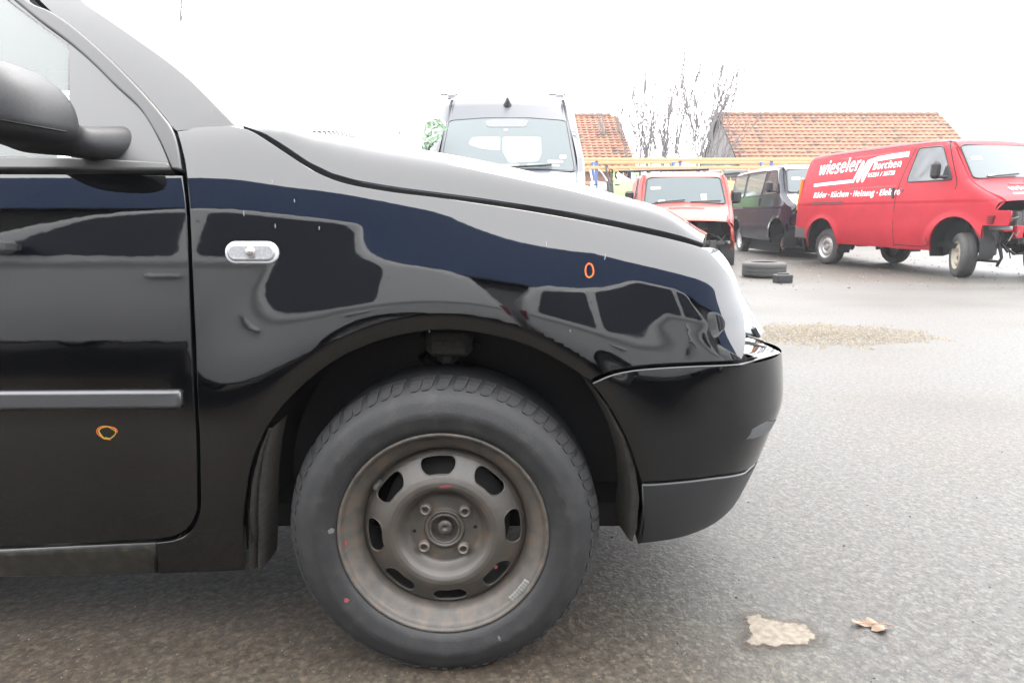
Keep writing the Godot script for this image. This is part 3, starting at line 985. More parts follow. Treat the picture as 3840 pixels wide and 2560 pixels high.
	for k in 9:
		var v := MB.new()
		v.box(screen_at(-0.16 + k * 0.032, 0.0) + Vector3(0.045, -0.006, 0), Vector3(0.06, 0.010, 0.012), Basis(Vector3.BACK, 0.55), 0.002)
		part(cowl, "vent_rib", v, M.trim)
	for k in 2:
		var wp := MB.new()
		var u0 := -0.55 + k * 0.75
		var pts := []
		for i in 7:
			pts.append(screen_at(u0 + i * 0.09, 0.015 + 0.003 * i) + Vector3(0.012, -0.022, 0))
		wp.tube(pts, 0.006, 6)
		part(car, "wiper", wp, M.trim, off)
	# roof
	var rf := MB.new()
	var rows := [[-1.06, 1.415], [-1.14, 1.44], [-1.4, 1.465], [-1.8, 1.465], [-2.3, 1.435], [-2.65, 1.38], [-2.95, 1.25], [-3.12, 1.0], [-3.14, 0.94]]
	var rn := 14
	for r in rows.size():
		for i in rn + 1:
			var u := float(i) / rn * 2.0 - 1.0
			var half: float = MID - SIDE - 0.022 - 0.42 * (rows[r][1] - 0.06 - 0.93) - 0.045
			var y: float = rows[r][1] - 0.045 * pow(absf(u), 4.0)
			rf.add(Vector3(rows[r][0], y, -MID + u * half), Vector3.UP)
	for r in rows.size():
		for i in rn + 1:
			var k := i + r * (rn + 1)
			var a: Vector3 = rf.v[mini(r + 1, rows.size() - 1) * (rn + 1) + i] - rf.v[maxi(r - 1, 0) * (rn + 1) + i]
			var b: Vector3 = rf.v[r * (rn + 1) + mini(i + 1, rn)] - rf.v[r * (rn + 1) + maxi(i - 1, 0)]
			var nn := b.cross(a).normalized()
			rf.n[k] = nn if nn.y + absf(nn.x) * 0.1 > 0 else -nn
	for r in rows.size() - 1:
		for i in rn:
			var a := i + r * (rn + 1)
			rf.quad(a, a + 1, a + rn + 2, a + rn + 1)
	part(car, "roof_panel", rf, M.paint, off)
	for side in [1.0, -1.0]:
		var gsurf: Callable = GS if side > 0 else GS2
		var q := panel(MB.new(), PackedVector2Array([Vector2(-1.73, .94), Vector2(-3.0, .94), Vector2(-2.92, 1.2), Vector2(-2.65, 1.34), Vector2(-2.3, 1.395), Vector2(-1.73, 1.395)]), 0.05, gsurf, 0.003, 0.02, side)
		part(car, "rear_side_panel", q, M.paint, off)
	var tail := MB.new()
	tail.box(Vector3(-3.03, 0.6, -MID), Vector3(0.12, 0.72, 1.44), Basis.IDENTITY, 0.04)
	part(car, "tailgate", tail, M.paint, off)
	# what lies behind the gaps: floor, inner walls, arches
	var under := MB.new()
	under.box(Vector3(-1.3, 0.25, -MID), Vector3(3.2, 0.05, 1.36))
	under.box(Vector3(-1.24, 0.205, -MID), Vector3(1.36, 0.09, 1.36))
	under.box(Vector3(-0.1, 0.19, -MID), Vector3(0.7, 0.06, 1.0))
	under.box(Vector3(0.38, 0.32, -MID), Vector3(0.12, 0.18, 1.1))
	under.box(Vector3(-0.56, 0.62, -MID), Vector3(0.04, 0.66, 1.40))
	under.box(Vector3(-0.12, 0.60, -MID), Vector3(0.7, 0.38, 0.86))
	part(car, "floor_pan", under, M.under, off)
	for side in [1.0, -1.0]:
		var surf: Callable = S if side > 0 else S2
		var back_sheet := MB.new()
		var strip_out := PackedVector2Array([Vector2(-.75, .30), Vector2(-.49, .30), Vector2(-.49, .55), Vector2(-.36, .64), Vector2(-.13, .69), Vector2(.12, .64), Vector2(.26, .52), Vector2(.38, .40), Vector2(.5, .5), Vector2(.46, .62), Vector2(.40, .77), Vector2(.31, .81), Vector2(.0, .86), Vector2(-.2, .90), Vector2(-.34, .93), Vector2(-.45, 1.0), Vector2(-.56, 1.0), Vector2(-.75, .90)])
		panel(back_sheet, strip_out, 0.03, surf, 0.001, 0.002, side, -0.016)
		part(car, "inner_wing", back_sheet, M.under, off)
		for h in 2:
			var hub := HUB - Vector2(2.32 * h, 0)
			var z0 := -SIDE - 0.022 if side > 0 else -2.0 * MID + SIDE + 0.022
			var ln := MB.new()
			var prof := [Vector2(.374, -.002), Vector2(.378, .012), Vector2(.382, .05), Vector2(.384, .16), Vector2(.36, .235), Vector2(.2, .25), Vector2(.02, .25)]
			ln.lathe(prof, Vector3(hub.x, hub.y + 0.004, z0), Vector3(0, 0, -side), 64, Vector3(1, 0, 0), deg_to_rad(196), deg_to_rad(-8) if side < 0 else deg_to_rad(172))
			var lp := part(car, "wheel_arch_liner", ln, M.liner, off)
			if h == 0 and side > 0:
				var fl := MB.new()   # the loose rear end of the liner, a ribbed strip behind the wheel
				var last := -1
				var edge := PackedVector2Array([Vector2(-0.4431, 0.4767), Vector2(-0.4643, 0.4305), Vector2(-0.4839, 0.3698), Vector2(-0.4975, 0.3048), Vector2(-0.5144, 0.2289), Vector2(-0.5342, 0.1513)])
				for i in edge.size():
					var f := fl.v.size()
					var p := body_at(edge[i]) + Vector3(0.002, 0, -0.006)
					var w: float = [0.006, 0.014, 0.022, 0.026, 0.028, 0.028][i]
					var prof2 := [[0.0, 0.0], [0.25, 0.004], [0.42, -0.012], [0.55, -0.012], [0.68, 0.002], [0.85, 0.002], [1.0, -0.02], [1.0, -0.09]]
					for k in prof2.size():
						fl.add(p + Vector3(w * prof2[k][0], 0, prof2[k][1] * w / 0.028 if k < 7 else prof2[k][1]), Vector3([-0.3, 0.2, 0.6, -0.1, -0.5, 0.1, 0.7, 1.0][k], 0, [1.0, 1.0, 0.7, 1.0, 0.8, 1.0, 0.6, 0.1][k]).normalized())
					if last >= 0:
						for k in prof2.size() - 1:
							fl.quad(last + k, last + k + 1, f + k + 1, f + k)
					last = f
				part(lp, "liner_flap", fl, M.dirty)
				var bk := MB.new()   # front end of the liner behind the bumper
				last = -1
				edge = PackedVector2Array([Vector2(0.1427, 0.5583), Vector2(0.1770, 0.5108), Vector2(0.2087, 0.4541), Vector2(0.2363, 0.3944), Vector2(0.2542, 0.3319), Vector2(0.2600, 0.2735), Vector2(0.2617, 0.2341)])
				for i in edge.size():
					var f := bk.v.size()
					var p := body_at(edge[i]) + Vector3(-0.001, 0, -0.010)
					var w: float = [0.001, 0.003, 0.006, 0.009, 0.013, 0.015, 0.007][i]
					bk.add(p, Vector3(-0.2, 0, 1).normalized())
					bk.add(p + Vector3(-w * 0.6, 0, -0.002), Vector3(-0.4, 0, 1).normalized())
					bk.add(p + Vector3(-w, 0, -0.014), Vector3(-1, 0, 0.4).normalized())
					bk.add(p + Vector3(-w - 0.012, 0, -0.10), Vector3(-1, 0, 0.1).normalized())
					if last >= 0:
						for k in 3:
							bk.quad(last + k, last + k + 1, f + k + 1, f + k)
					last = f
				part(lp, "liner_flap", bk, M.dirty)
	# strut and spring seen at the top of the arch
	var st := MB.new()
	st.tube([Vector3(HUB.x - .01, .33, -1.46), Vector3(HUB.x - .01, .70, -1.50)], 0.026, 12)
	var coil := []
	for k in 60:
		var a := TAU * k / 12.0
		coil.append(Vector3(HUB.x - .01 + cos(a) * 0.06, .44 + k * 0.004, -1.48 + sin(a) * 0.06))
	st.tube(coil, 0.007, 6)
	part(car, "suspension_strut", st, M.dirty, off)
	var tb := MB.new()
	tb.box(Vector3(HUB.x + .005, .632, -1.355), Vector3(.085, .05, .12), Basis(Vector3.RIGHT, 0.3), 0.012)
	tb.box(Vector3(HUB.x + .0, .60, -1.345), Vector3(.04, .05, .05), Basis(Vector3.RIGHT, 0.2), 0.012)
	part(car, "strut_mount", tb, M.dirty, off)
	for side in [1.0, -1.0]:
		for h in 2:
			var z := -SIDE - 0.012 if side > 0 else -2.0 * MID + SIDE + 0.012
			make_wheel(car, off, Vector3(HUB.x - 0.006 - 2.32 * h, WHEEL_Y, z), side, side > 0 and h == 0)
	# side marker light
	var ml := PackedVector2Array([Vector2(-0.4521, 0.7923)])
	var mx := ml[0]
	mx.x -= 0.0
	var mk := MB.new()
	panel(mk, pill(mx, 0.0465, 0.0195), 0.004, S, 0.004, 0.006, 1.0, 0.007)
	var marker := part(car, "side_marker_light", mk, M.marker_rim, off)
	mk = MB.new()
	panel(mk, pill(mx, 0.0415, 0.0145), 0.004, S, 0.004, 0.004, 1.0, 0.0105)
	part(marker, "clear_lens", mk, M.marker)
	mk = MB.new()
	var mc := body_at(mx)
	mk.lathe([Vector2(.0085, 0.0), Vector2(.008, .004), Vector2(.006, .007), Vector2(.0005, .008)], mc + Vector3(0.0, 0.003, 0.0085), Vector3(0, 0, 1), 16)
	part(marker, "bulb", mk, M.chrome)
	mk = MB.new()
	panel(mk, ngon(mx + Vector2(0.002, -0.006), 0.0055, 0.0035, 10), 0.003, S, 0.0004, 0.001, 1.0, 0.0128)
	part(marker, "bulb_socket", mk, M.marker_dark)
	# crayon rings drawn on the paint
	mk = MB.new()
	stroke(mk, closed(curve(PackedVector2Array([Vector2(0.1359, 0.7727), Vector2(0.1415, 0.7704), Vector2(0.1448, 0.7613), Vector2(0.1441, 0.7538), Vector2(0.1395, 0.7493), Vector2(0.1339, 0.7501), Vector2(0.1306, 0.7569), Vector2(0.1312, 0.7675), Vector2(0.1359, 0.7727)]), 4)), 0.0027, S, 0.0012)
	part(car, "crayon_ring", mk, M.crayon, off, "neat orange oval crayon ring on the front wing")
	mk = MB.new()
	for k in 3:
		var pts := PackedVector2Array()
		var c: Vector2 = PackedVector2Array([Vector2(-0.7339, 0.4688)])[0]
		for i in 24 + 6 * k:
			var a := TAU * i / 29.0 + k * 2.2
			pts.append(c + Vector2(cos(a) * (0.0178 - 0.0018 * k + 0.0016 * sin(i * 0.6 + k)), sin(a) * (0.0132 - 0.0014 * k + 0.0014 * cos(i * 0.5 + 2 * k))))
		mk = stroke(MB.new(), pts, 0.0014, S, 0.0012 + 0.0003 * k)
		part(car, "crayon_scribble", mk, [M.crayon, M.crayon_two, M.crayon_yellow][k], off, "loop of the scribbled orange and yellow crayon circle on the door")
	# scrape on the bumper corner and small white specks on the paint
	mk = MB.new()
	for poly in [PackedVector2Array([Vector2(0.4642, 0.4370), Vector2(0.4724, 0.4444), Vector2(0.4737, 0.4555), Vector2(0.4958, 0.4593), Vector2(0.5241, 0.4606), Vector2(0.6121, 0.4451), Vector2(0.5859, 0.4404), Vector2(0.5861, 0.4289), Vector2(0.5519, 0.4309), Vector2(0.5178, 0.4326), Vector2(0.4882, 0.4343)])]:
		panel(mk, poly, 0.006, S, 0.0002, 0.0006, 1.0, 0.0009)
	part(car, "scrape_mark", mk, M.scrape, off)
	for q in PackedVector2Array([Vector2(-0.3778, 0.8811), Vector2(-0.4114, 0.8379), Vector2(-0.3352, 0.8342), Vector2(0.1658, 0.7838), Vector2(-0.4164, 0.9131), Vector2(-0.4651, 0.8595), Vector2(0.0607, 0.8068), Vector2(0.1032, 0.6561), Vector2(-0.1461, 0.6551)]):
		mk = MB.new()
		var tall := rng.randf_range(0.0015, 0.006)
		panel(mk, ngon(q, 0.0009, tall, 8, rng.randf_range(-0.2, 0.2)), 0.004, S, 0.0001, 0.0004, 1.0, 0.0006)
		part(car, "paint_speck", mk, M.speck, off)
	# small broken bits where the headlight meets the bumper
	mk = MB.new()
	var br := body_at(Vector2(0.50, 0.625))
	mk.box(br + Vector3(-0.004, 0.002, -0.01), Vector3(0.034, 0.004, 0.03), Basis(Vector3.BACK, -0.30), 0.0015)
	mk.box(br + Vector3(-0.006, -0.010, -0.01), Vector3(0.044, 0.004, 0.03), Basis(Vector3.BACK, -0.18), 0.0015)
	mk.box(br + Vector3(0.004, 0.010, -0.03), Vector3(0.010, 0.022, 0.03), Basis(Vector3.BACK, 0.5), 0.0015)
	part(car, "broken_bracket", mk, M.trim, off)
	# mirror
	var mir := MB.new()
	var mo := Vector3(-0.795, 1.012, -1.13)
	var field := func(p: Vector3) -> float:
		var q := p - mo
		q.y += 0.16 * q.x
		var s := Vector3(0.105 if q.x > 0 else 0.062, 0.078 if q.y > 0 else 0.046, 0.098)
		var e := pow(pow(absf(q.x / s.x), 2.6) + pow(absf(q.y / s.y), 2.3) + pow(absf(q.z / s.z), 3.2), 1.0 / 2.7)
		var a := (e - 1.0) * 0.07
		var c0 := mo + Vector3(0.02, -0.034, -0.05)
		var c1 := Vector3(-0.655, 0.976, -1.36)
		var h := clampf((p - c0).dot(c1 - c0) / (c1 - c0).length_squared(), 0.0, 1.0)
		var dd := p - c0 - (c1 - c0) * h
		dd.y *= lerpf(1.2, 0.62, h)
		dd.x *= lerpf(1.0, 0.85, h)
		var b := dd.length() - lerpf(0.024, 0.030, h)
		var k := 0.032
		var m := maxf(k - absf(a - b), 0.0) / k
		return minf(a, b) - m * m * k * 0.25
	skin(mir, mo - Vector3(0.12, 0.13, 0.26), mo + Vector3(0.2, 0.12, 0.12), 0.006, field)
	var mirror := part(car, "door_mirror", mir, M.mirror, off)
	mir = MB.new()
	var seam := []
	for k in 22:
		var a := deg_to_rad(-35.0 + k * 6.2)
		var dv := Vector3(sin(a), 0, cos(a))
		var lo := 0.03
		var hi := 0.16
		for it in 18:
			var m := (lo + hi) / 2
			var p: Vector3 = mo + dv * m + Vector3(0, -0.012 - 0.16 * dv.x * m, 0)
			if field.call(p) < 0.0:
				lo = m
			else:
				hi = m
		seam.append(mo + dv * (lo + 0.0002) + Vector3(0, -0.012 - 0.16 * dv.x * lo, 0))
	mir.tube(seam, 0.0015, 5)
	part(mirror, "shell_seam", mir, M.black_hole)
	# cabin
	var cab := MB.new()
	cab.box(Vector3(-0.73, 0.86, -MID), Vector3(0.34, 0.22, 1.30), Basis(Vector3.BACK, -0.2), 0.05)
	part(car, "dashboard", cab, M.cabin, off)
	cab = MB.new()
	var ring := []
	for k in 33:
		var a := TAU * k / 32.0
		ring.append(Vector3(-1.0, 0.93, -MID - 0.33) + Basis(Vector3.BACK, 0.45) * Vector3(0, cos(a) * 0.18, sin(a) * 0.18))
	cab.tube(ring, 0.014, 8)
	part(car, "steering_wheel", cab, M.cabin, off)
	for z in [-0.34, 0.34]:
		cab = MB.new()
		cab.box(Vector3(-1.42, 0.48, -MID + z), Vector3(0.50, 0.14, 0.48), Basis.IDENTITY, 0.05)
		cab.box(Vector3(-1.70, 0.76, -MID + z), Vector3(0.13, 0.56, 0.46), Basis(Vector3.BACK, 0.3), 0.05)
		cab.box(Vector3(-1.80, 1.10, -MID + z), Vector3(0.09, 0.17, 0.25), Basis(Vector3.BACK, 0.2), 0.04)
		part(car, "front_seat", cab, M.cabin, off)
	cab = MB.new()
	cab.box(Vector3(-1.92, 1.375, -MID), Vector3(1.7, 0.03, 1.30), Basis.IDENTITY, 0.01)
	for zz in [-0.62, 0.62]:
		cab.box(Vector3(-1.9, 1.345, -MID + zz), Vector3(1.75, 0.09, 0.05), Basis.IDENTITY, 0.015)
	part(car, "headliner", cab, M.cabin_pale, off)
	car.position.y += 0.02


func pill(c: Vector2, rx: float, ry: float) -> PackedVector2Array:
	return rrect(c.x - rx, c.y - ry, c.x + rx, c.y + ry, ry * 0.98, 8)


func closed(p: PackedVector2Array) -> PackedVector2Array:
	var o := p.duplicate()
	o.append(p[1])
	return o


func snorm_small(surf: Callable, p: Vector2, flip: float) -> Vector3:
	const E := 0.0008
	var dx: Vector3 = surf.call(p + Vector2(E, 0)) - surf.call(p - Vector2(E, 0))
	var dy: Vector3 = surf.call(p + Vector2(0, E)) - surf.call(p - Vector2(0, E))
	return dx.cross(dy).normalized() * flip


func screen_at(u: float, t: float) -> Vector3:   # u across -1..1, t from the cowl up to the roof
	var half := lerpf(0.71, 0.56, t)
	var lowp := Vector3(-0.475 - 0.0 * u * u, 1.055 - 0.05 * u * u, -MID + u * half)
	var topp := Vector3(-1.05 - 0.09 * u * u + 0.06, 1.425 - 0.035 * u * u, -MID + u * half)
	return lowp.lerp(topp, t) + Vector3(0.03, 0.03, 0) * (t * (1.0 - t)) * 2.0


# ---------------------------------------------------------------- other vehicles: x forward, z to their right, the rear axle at x = 0
var shells := {}


func side_fn(top: PackedVector2Array, wide: Callable, r: float, side: float) -> Callable:
	return func(q: Vector2) -> Vector3:
		var d := r
		for i in top.size() - 1:
			d = minf(d, Geometry2D.get_closest_point_to_segment(q, top[i], top[i + 1]).distance_to(q))
		var k := 1.0 - d / r
		return Vector3(q.x, q.y, side * (wide.call(q) - r * (1.0 - sqrt(maxf(0.0, 1.0 - k * k)))))


func shell(key: String, outline: PackedVector2Array, top: PackedVector2Array, wide: Callable, r: float, step: float) -> Array:
	if shells.has(key):
		return shells[key]
	var out := []
	for side in [1.0, -1.0]:
		out.append(panel(MB.new(), outline, step, side_fn(top, wide, r, side), 0.004, 0.03, side).build())
	var mb := MB.new()
	var fine := PackedVector2Array()
	for i in top.size() - 1:
		var k := maxi(1, int(top[i].distance_to(top[i + 1]) / 0.06))
		for j in k:
			fine.append(top[i].lerp(top[i + 1], float(j) / k))
	fine.append(top[top.size() - 1])
	var nz := 10
	for i in fine.size():
		var d := (fine[mini(i + 1, fine.size() - 1)] - fine[maxi(i - 1, 0)]).normalized()
		var nn := Vector2(-d.y, d.x)
		var w: float = wide.call(fine[i]) - r
		for j in nz + 1:
			var u := float(j) / nz * 2.0 - 1.0
			var b := 0.03 * (1.0 - u * u)
			mb.add(Vector3(fine[i].x + nn.x * b, fine[i].y + nn.y * b, u * w), Vector3(nn.x, nn.y, 0.06 * u / w).normalized())
	for i in fine.size() - 1:
		for j in nz:
			var a := j + i * (nz + 1)
			mb.quad(a, a + 1, a + nz + 2, a + nz + 1)
	out.append(mb.build())
	shells[key] = out
	return out


# a pane or badge on the strip that joins the flanks: x across (metres), y along the profile
func front_fn(a: Vector2, b: Vector2, half: float) -> Callable:
	return func(q: Vector2) -> Vector3:
		var p := a.lerp(b, q.y)
		var d := (a - b).normalized()
		var nn := Vector2(d.y, -d.x)
		if nn.x < 0.0:
			nn = -nn
		var u := q.x / half
		var bulge := 0.03 * (1.0 - u * u)
		return Vector3(p.x + nn.x * bulge, p.y + nn.y * bulge, -q.x)


func van_wheel(parent: Node3D, at: Vector3, side: float, turn: float, r: float, rim_mat: Material) -> void:
	var w := Node3D.new()
	w.name = "wheel"
	var k := 0
	while parent.has_node(NodePath(w.name)):
		k += 1
		w.name = "wheel_%03d" % k
	parent.add_child(w)
	w.position = at
	w.rotation.y = turn
	var ax := Vector3(0, 0, side)
	if not shells.has("tyre%s%s" % [side, r]):
		var t := MB.new()
		t.lathe([Vector2(.20, 0.0), Vector2(.215, .012), Vector2(.25, .018), Vector2(r - .03, .010), Vector2(r - .008, -.012), Vector2(r, -.04), Vector2(r, -.06), Vector2(r - .007, -.064), Vector2(r - .007, -.07), Vector2(r, -.074), Vector2(r, -.10), Vector2(r - .007, -.104), Vector2(r - .007, -.11), Vector2(r, -.114), Vector2(r, -.15), Vector2(r - .02, -.185), Vector2(.25, -.2), Vector2(.2, -.19)], Vector3.ZERO, ax, 40)
		shells["tyre%s%s" % [side, r]] = t.build()
		t = MB.new()
		t.lathe([Vector2(.205, -.002), Vector2(.20, .006), Vector2(.19, -.004), Vector2(.172, -.022), Vector2(.166, -.03), Vector2(.16, -.022), Vector2(.11, -.004), Vector2(.095, -.012), Vector2(.085, -.03), Vector2(.045, -.03), Vector2(.04, -.005), Vector2(.001, -.002)], Vector3.ZERO, ax, 32)
		shells["rim%s" % side] = t.build()
		t = MB.new()
		t.lathe([Vector2(.009, -.004), Vector2(.008, .001), Vector2(.0005, .001)], Vector3.ZERO, ax, 8)
		shells["hole%s" % side] = t.build()
		t = MB.new()
		t.lathe([Vector2(.0125, -.008), Vector2(.010, .012), Vector2(.0005, .013)], Vector3.ZERO, ax, 8)
		shells["nut%s" % side] = t.build()
	part(w, "tyre", shells["tyre%s%s" % [side, r]], M.tyre_far)
	part(w, "rim", shells["rim%s" % side], rim_mat)
	for i in 14:
		var a := TAU * i / 14.0
		part(w, "rim_hole", shells["hole%s" % side], M.black_hole, Vector3(cos(a) * .140, sin(a) * .140, side * -.0145))
	for i in 5:
		var a := TAU * i / 5.0
		part(w, "wheel_nut", shells["nut%s" % side], M.bolt, Vector3(cos(a) * .066, sin(a) * .066, side * -.03))


const T4_TOP := [[-.86, .45], [-.87, .72], [-.855, 1.1], [-.77, 1.6], [-.705, 1.86], [-.655, 1.935], [-.56, 1.975], [-.3, 1.99], [.6, 2.005], [1.6, 2.005], [2.25, 1.99], [2.48, 1.965], [2.58, 1.93], [2.66, 1.86], [3.02, 1.385], [3.10, 1.325], [3.28, 1.22], [3.46, 1.125], [3.52, 1.075]]


func v2(l: Array) -> PackedVector2Array:
	var o := PackedVector2Array()
	for q in l:
		o.append(Vector2(q[0], q[1]))
	return o


func t4_wide(q: Vector2) -> float:
	var w := 0.92 - 0.125 * pow(maxf(0.0, (q.y - 1.02) / 0.95), 1.35)
	if q.y < 0.935:
		w += 0.010 * sstep(0.935, 0.915, q.y)
	w -= 0.05 * pow(clampf((0.75 - q.y) / 0.4, 0.0, 1.0), 2.0)
	w -= 0.010 * exp(-pow((q.y - 1.07) / 0.008, 2.0))
	w -= 0.16 * pow(clampf((q.x - 2.55) / 1.15, 0.0, 1.0), 2.0)
	w -= 0.04 * pow(clampf((-0.3 - q.x) / 0.6, 0.0, 1.0), 2.0)
	for hub in [Vector2(0, .33), Vector2(2.92, .36)]:
		var r: float = q.distance_to(hub)
		w += 0.022 * (1.0 - sstep(0.45, 0.60, r)) * sstep(0.3, 0.55, q.y)
	return w


# style: paint, windowed, wheels (rear right, rear left, front right, front left), writing
func transporter(called: String, label: String, at: Vector3, turn: float, paint: Material, style: Dictionary, roll := 0.0) -> Node3D:
	var t := thing(called, label, "van", at, turn, "stripped vans in the yard")
	t.rotation.z = roll
	var top := v2(T4_TOP)
	var r := 0.085
	var arch := []
	for i in 13:
		var a := deg_to_rad(-8.0 + i * 196.0 / 12.0)
		arch.append([cos(a) * 0.43, .35 + sin(a) * 0.49])
	var f_arch := []
	for i in 13:
		var a := deg_to_rad(-12.0 + i * 200.0 / 12.0)
		f_arch.append([2.94 + cos(a) * 0.42, .40 + sin(a) * 0.47])
	var fr := v2([[3.52, 1.075], [3.50, .955], [3.69, .945], [3.70, .90], [3.69, .745], [3.36, .745]])
	var lo := v2(f_arch)
	var outline := join([top, fr, lo, v2([[2.5, .37], [1.82, .365], [1.74, .375], [.46, .39]]), v2(arch), v2([[-.55, .62], [-.80, .60], [-.85, .62]])])
	outline = join([v2([[-.868, .66]]), PackedVector2Array(Array(top).slice(1)), fr, lo, v2([[2.5, .37], [1.82, .365], [1.74, .375], [.46, .39]]), v2(arch), v2([[-.50, .655]])])
	var parts := shell("t4", outline, top, t4_wide, r, 0.035)
	part(t, "body_side", parts[0], paint)
	part(t, "body_side", parts[1], paint)
	var skinp := part(t, "body_shell", parts[2], paint)
	var S := side_fn(top, t4_wide, r, 1.0)
	var L := side_fn(top, t4_wide, r, -1.0)
	# windscreen
	var scr := front_fn(Vector2(3.02, 1.385), Vector2(2.66, 1.86), 0.75)
	var mb := panel(MB.new(), soft(v2([[-.735, .03], [.735, .03], [.665, 1.03], [-.665, 1.03]]), 0.10, 5), 0.08, scr, 0.006, 0.01, 1.0, 0.006)
	var ws := part(t, "windscreen", mb, M.screen_far)
	mb = MB.new()
	var ol := soft(v2([[-.745, .015], [.745, .015], [.675, 1.045], [-.675, 1.045]]), 0.10, 6)
	var pts := []
	for i in ol.size() + 1:
		var q := ol[i % ol.size()]
		pts.append(scr.call(q) + snorm(scr, q, 1.0) * 0.006)
	mb.tube(pts, 0.013, 5, false)
	part(ws, "gasket", mb, M.rubber)
	for q in [[-.52, .62, .09, .05], [-.42, .10, .06, .03], [.35, .25, .05, .12]]:
		mb = panel(MB.new(), soft(v2([[q[0] - q[2], q[1] - q[3]], [q[0] + q[2], q[1] - q[3]], [q[0] + q[2], q[1] + q[3]], [q[0] - q[2], q[1] + q[3]]]), 0.02), 0.05, scr, 0.001, 0.002, 1.0, 0.010)
		part(ws, "sticker", mb, M.white)
	for k in [-.3, .35]:
		mb = MB.new()
		mb.tube([scr.call(Vector2(k - .25, .02)) + Vector3(.03, .02, 0), scr.call(Vector2(k + .3, .10)) + Vector3(.03, .02, 0)], 0.012, 5)
		part(ws, "wiper", mb, M.rubber)
	# hood vent slot
	var hd := front_fn(Vector2(3.46, 1.125), Vector2(3.10, 1.325), 0.72)
	mb = panel(MB.new(), rrect(-.30, .80, .34, .90, .03), 0.1, hd, 0.002, 0.004, 1.0, 0.006)
	part(t, "hood_vent", mb, M.rubber)
	# side glass
	var sideglass := func(list: Array, surf: Callable, flip: float, dark: Material) -> void:
		var o := panel(MB.new(), soft(v2(list), 0.05, 4), 0.06, surf, 0.004, 0.012, flip, 0.004)
		var w := part(t, "side_window", o, dark)
		var gk := MB.new()
		var ring := []
		var so := soft(v2(list), 0.055, 4)
		for i in so.size() + 1:
			ring.append(surf.call(so[i % so.size()]) + snorm(surf, so[i % so.size()], flip) * 0.003)
		gk.tube(ring, 0.010, 5, false)
		part(w, "gasket", gk, M.rubber)
	for side in [1.0, -1.0]:
		var surf: Callable = S if side > 0 else L
		sideglass.call([[1.93, 1.39], [2.80, 1.39], [2.50, 1.885], [2.04, 1.895]], surf, side, M.window_far)
		if style.get("windows", false):
			sideglass.call([[.55, 1.36], [1.75, 1.38], [1.85, 1.87], [.55, 1.87]], surf, side, M.window_pale)
			sideglass.call([[-.72, 1.34], [.42, 1.36], [.42, 1.87], [-.62, 1.87]], surf, side, M.window_pale)
		# shut lines
		for line in [[[2.00, 1.955], [1.86, 1.60], [1.775, 1.28], [1.76, .93], [1.80, .395]], [[2.0, 1.955], [2.48, 1.945], [2.60, 1.88], [2.86, 1.40], [2.87, 1.25]], [[1.80, .43], [2.46, .43], [2.47, .56]], [[-.60, 1.935], [2.0, 1.958]]]:
			var g := stroke(MB.new(), curve(v2(line), 4), 0.014, surf, 0.0025, side)
			part(t, "shut_line", g, M.shadow_gap)
		if not style.get("windows", false):
			for line in [[[-.62, 1.36], [-.56, 1.86], [.50, 1.87]], [[.62, 1.865], [1.86, 1.87]], [[-.62, 1.33], [.42, 1.335]], [[.62, 1.34], [1.72, 1.345]]]:
				var g := stroke(MB.new(), v2(line), 0.016, surf, 0.002, side)
				part(t, "pressed_panel_edge", g, style.get("dark", M.red_dark))
		# sliding door rail and handles
		var hb := MB.new()
		for y in [1.095, 1.125]:
			for i in 6:
				hb.box(surf.call(Vector2(-.26 + .14 * i, y)) + Vector3(0, 0, .004 * side), Vector3(.142, .017, .012))
		part(t, "door_rail", hb, M.rail)
		hb = MB.new()
		hb.box(surf.call(Vector2(1.70, 1.235)) + Vector3(0, 0, .012 * side), Vector3(.045, .17, .03), Basis.IDENTITY, 0.01)
		part(t, "door_handle", hb, M.rubber)
	# mirrors
	for side in [1.0, -1.0]:
		if side < 0 and style.get("one_mirror", false):
			continue
		var mo := Vector3(2.60, 1.53, side * 1.0)
		mb = MB.new()
		mb.box(mo, Vector3(.10, .24, .17), Basis(Vector3.UP, side * 0.25), 0.04)
		mb.tube([mo + Vector3(0, -.09, -side * .02), Vector3(2.74, 1.43, side * .83)], 0.022, 8)
		part(t, "door_mirror", mb, M.rubber)
	# open front: black bay, cross member, brackets, pipes
	mb = MB.new()
	mb.box(Vector3(2.95, .80, 0), Vector3(.04, .62, 1.34))
	mb.box(Vector3(1.2, .46, 0), Vector3(3.6, .10, 1.5))
	mb.box(Vector3(3.05, 1.02, 0), Vector3(.75, .04, 1.30), Basis(Vector3.BACK, -.36))
	if style.get("low", false):
		mb.box(Vector3(1.4, .26, 0), Vector3(2.2, .30, 1.3))
	part(t, "floor_pan", mb, M.under)
	var seedr := RandomNumberGenerator.new()
	seedr.seed = hash(called + str(at.x))
	for i in 16:
		mb = MB.new()
		var p := Vector3(seedr.randf_range(3.0, 3.5), seedr.randf_range(.42, .98), seedr.randf_range(-.62, .62))
		mb.box(p, Vector3(seedr.randf_range(.06, .25), seedr.randf_range(.05, .25), seedr.randf_range(.06, .3)), Basis(Vector3.UP, seedr.randf() * 0.6), 0.015)
		part(t, "engine_piece", mb, M.engine)
	for i in 14:
		var p := Vector3(seedr.randf_range(3.2, 3.55), seedr.randf_range(.5, .98), seedr.randf_range(-.65, .65))
		var pp := [p]
		for k in 4:
			p += Vector3(seedr.randf_range(-.08, .08), seedr.randf_range(-.16, .10), seedr.randf_range(-.14, .14))
			pp.append(p)
		mb = MB.new()
		mb.tube(pp, seedr.randf_range(.008, .02), 5)
		part(t, "loose_hose", mb, [M.rubber, M.hose, M.rubber, M.rust][i % 4])
	mb = MB.new()
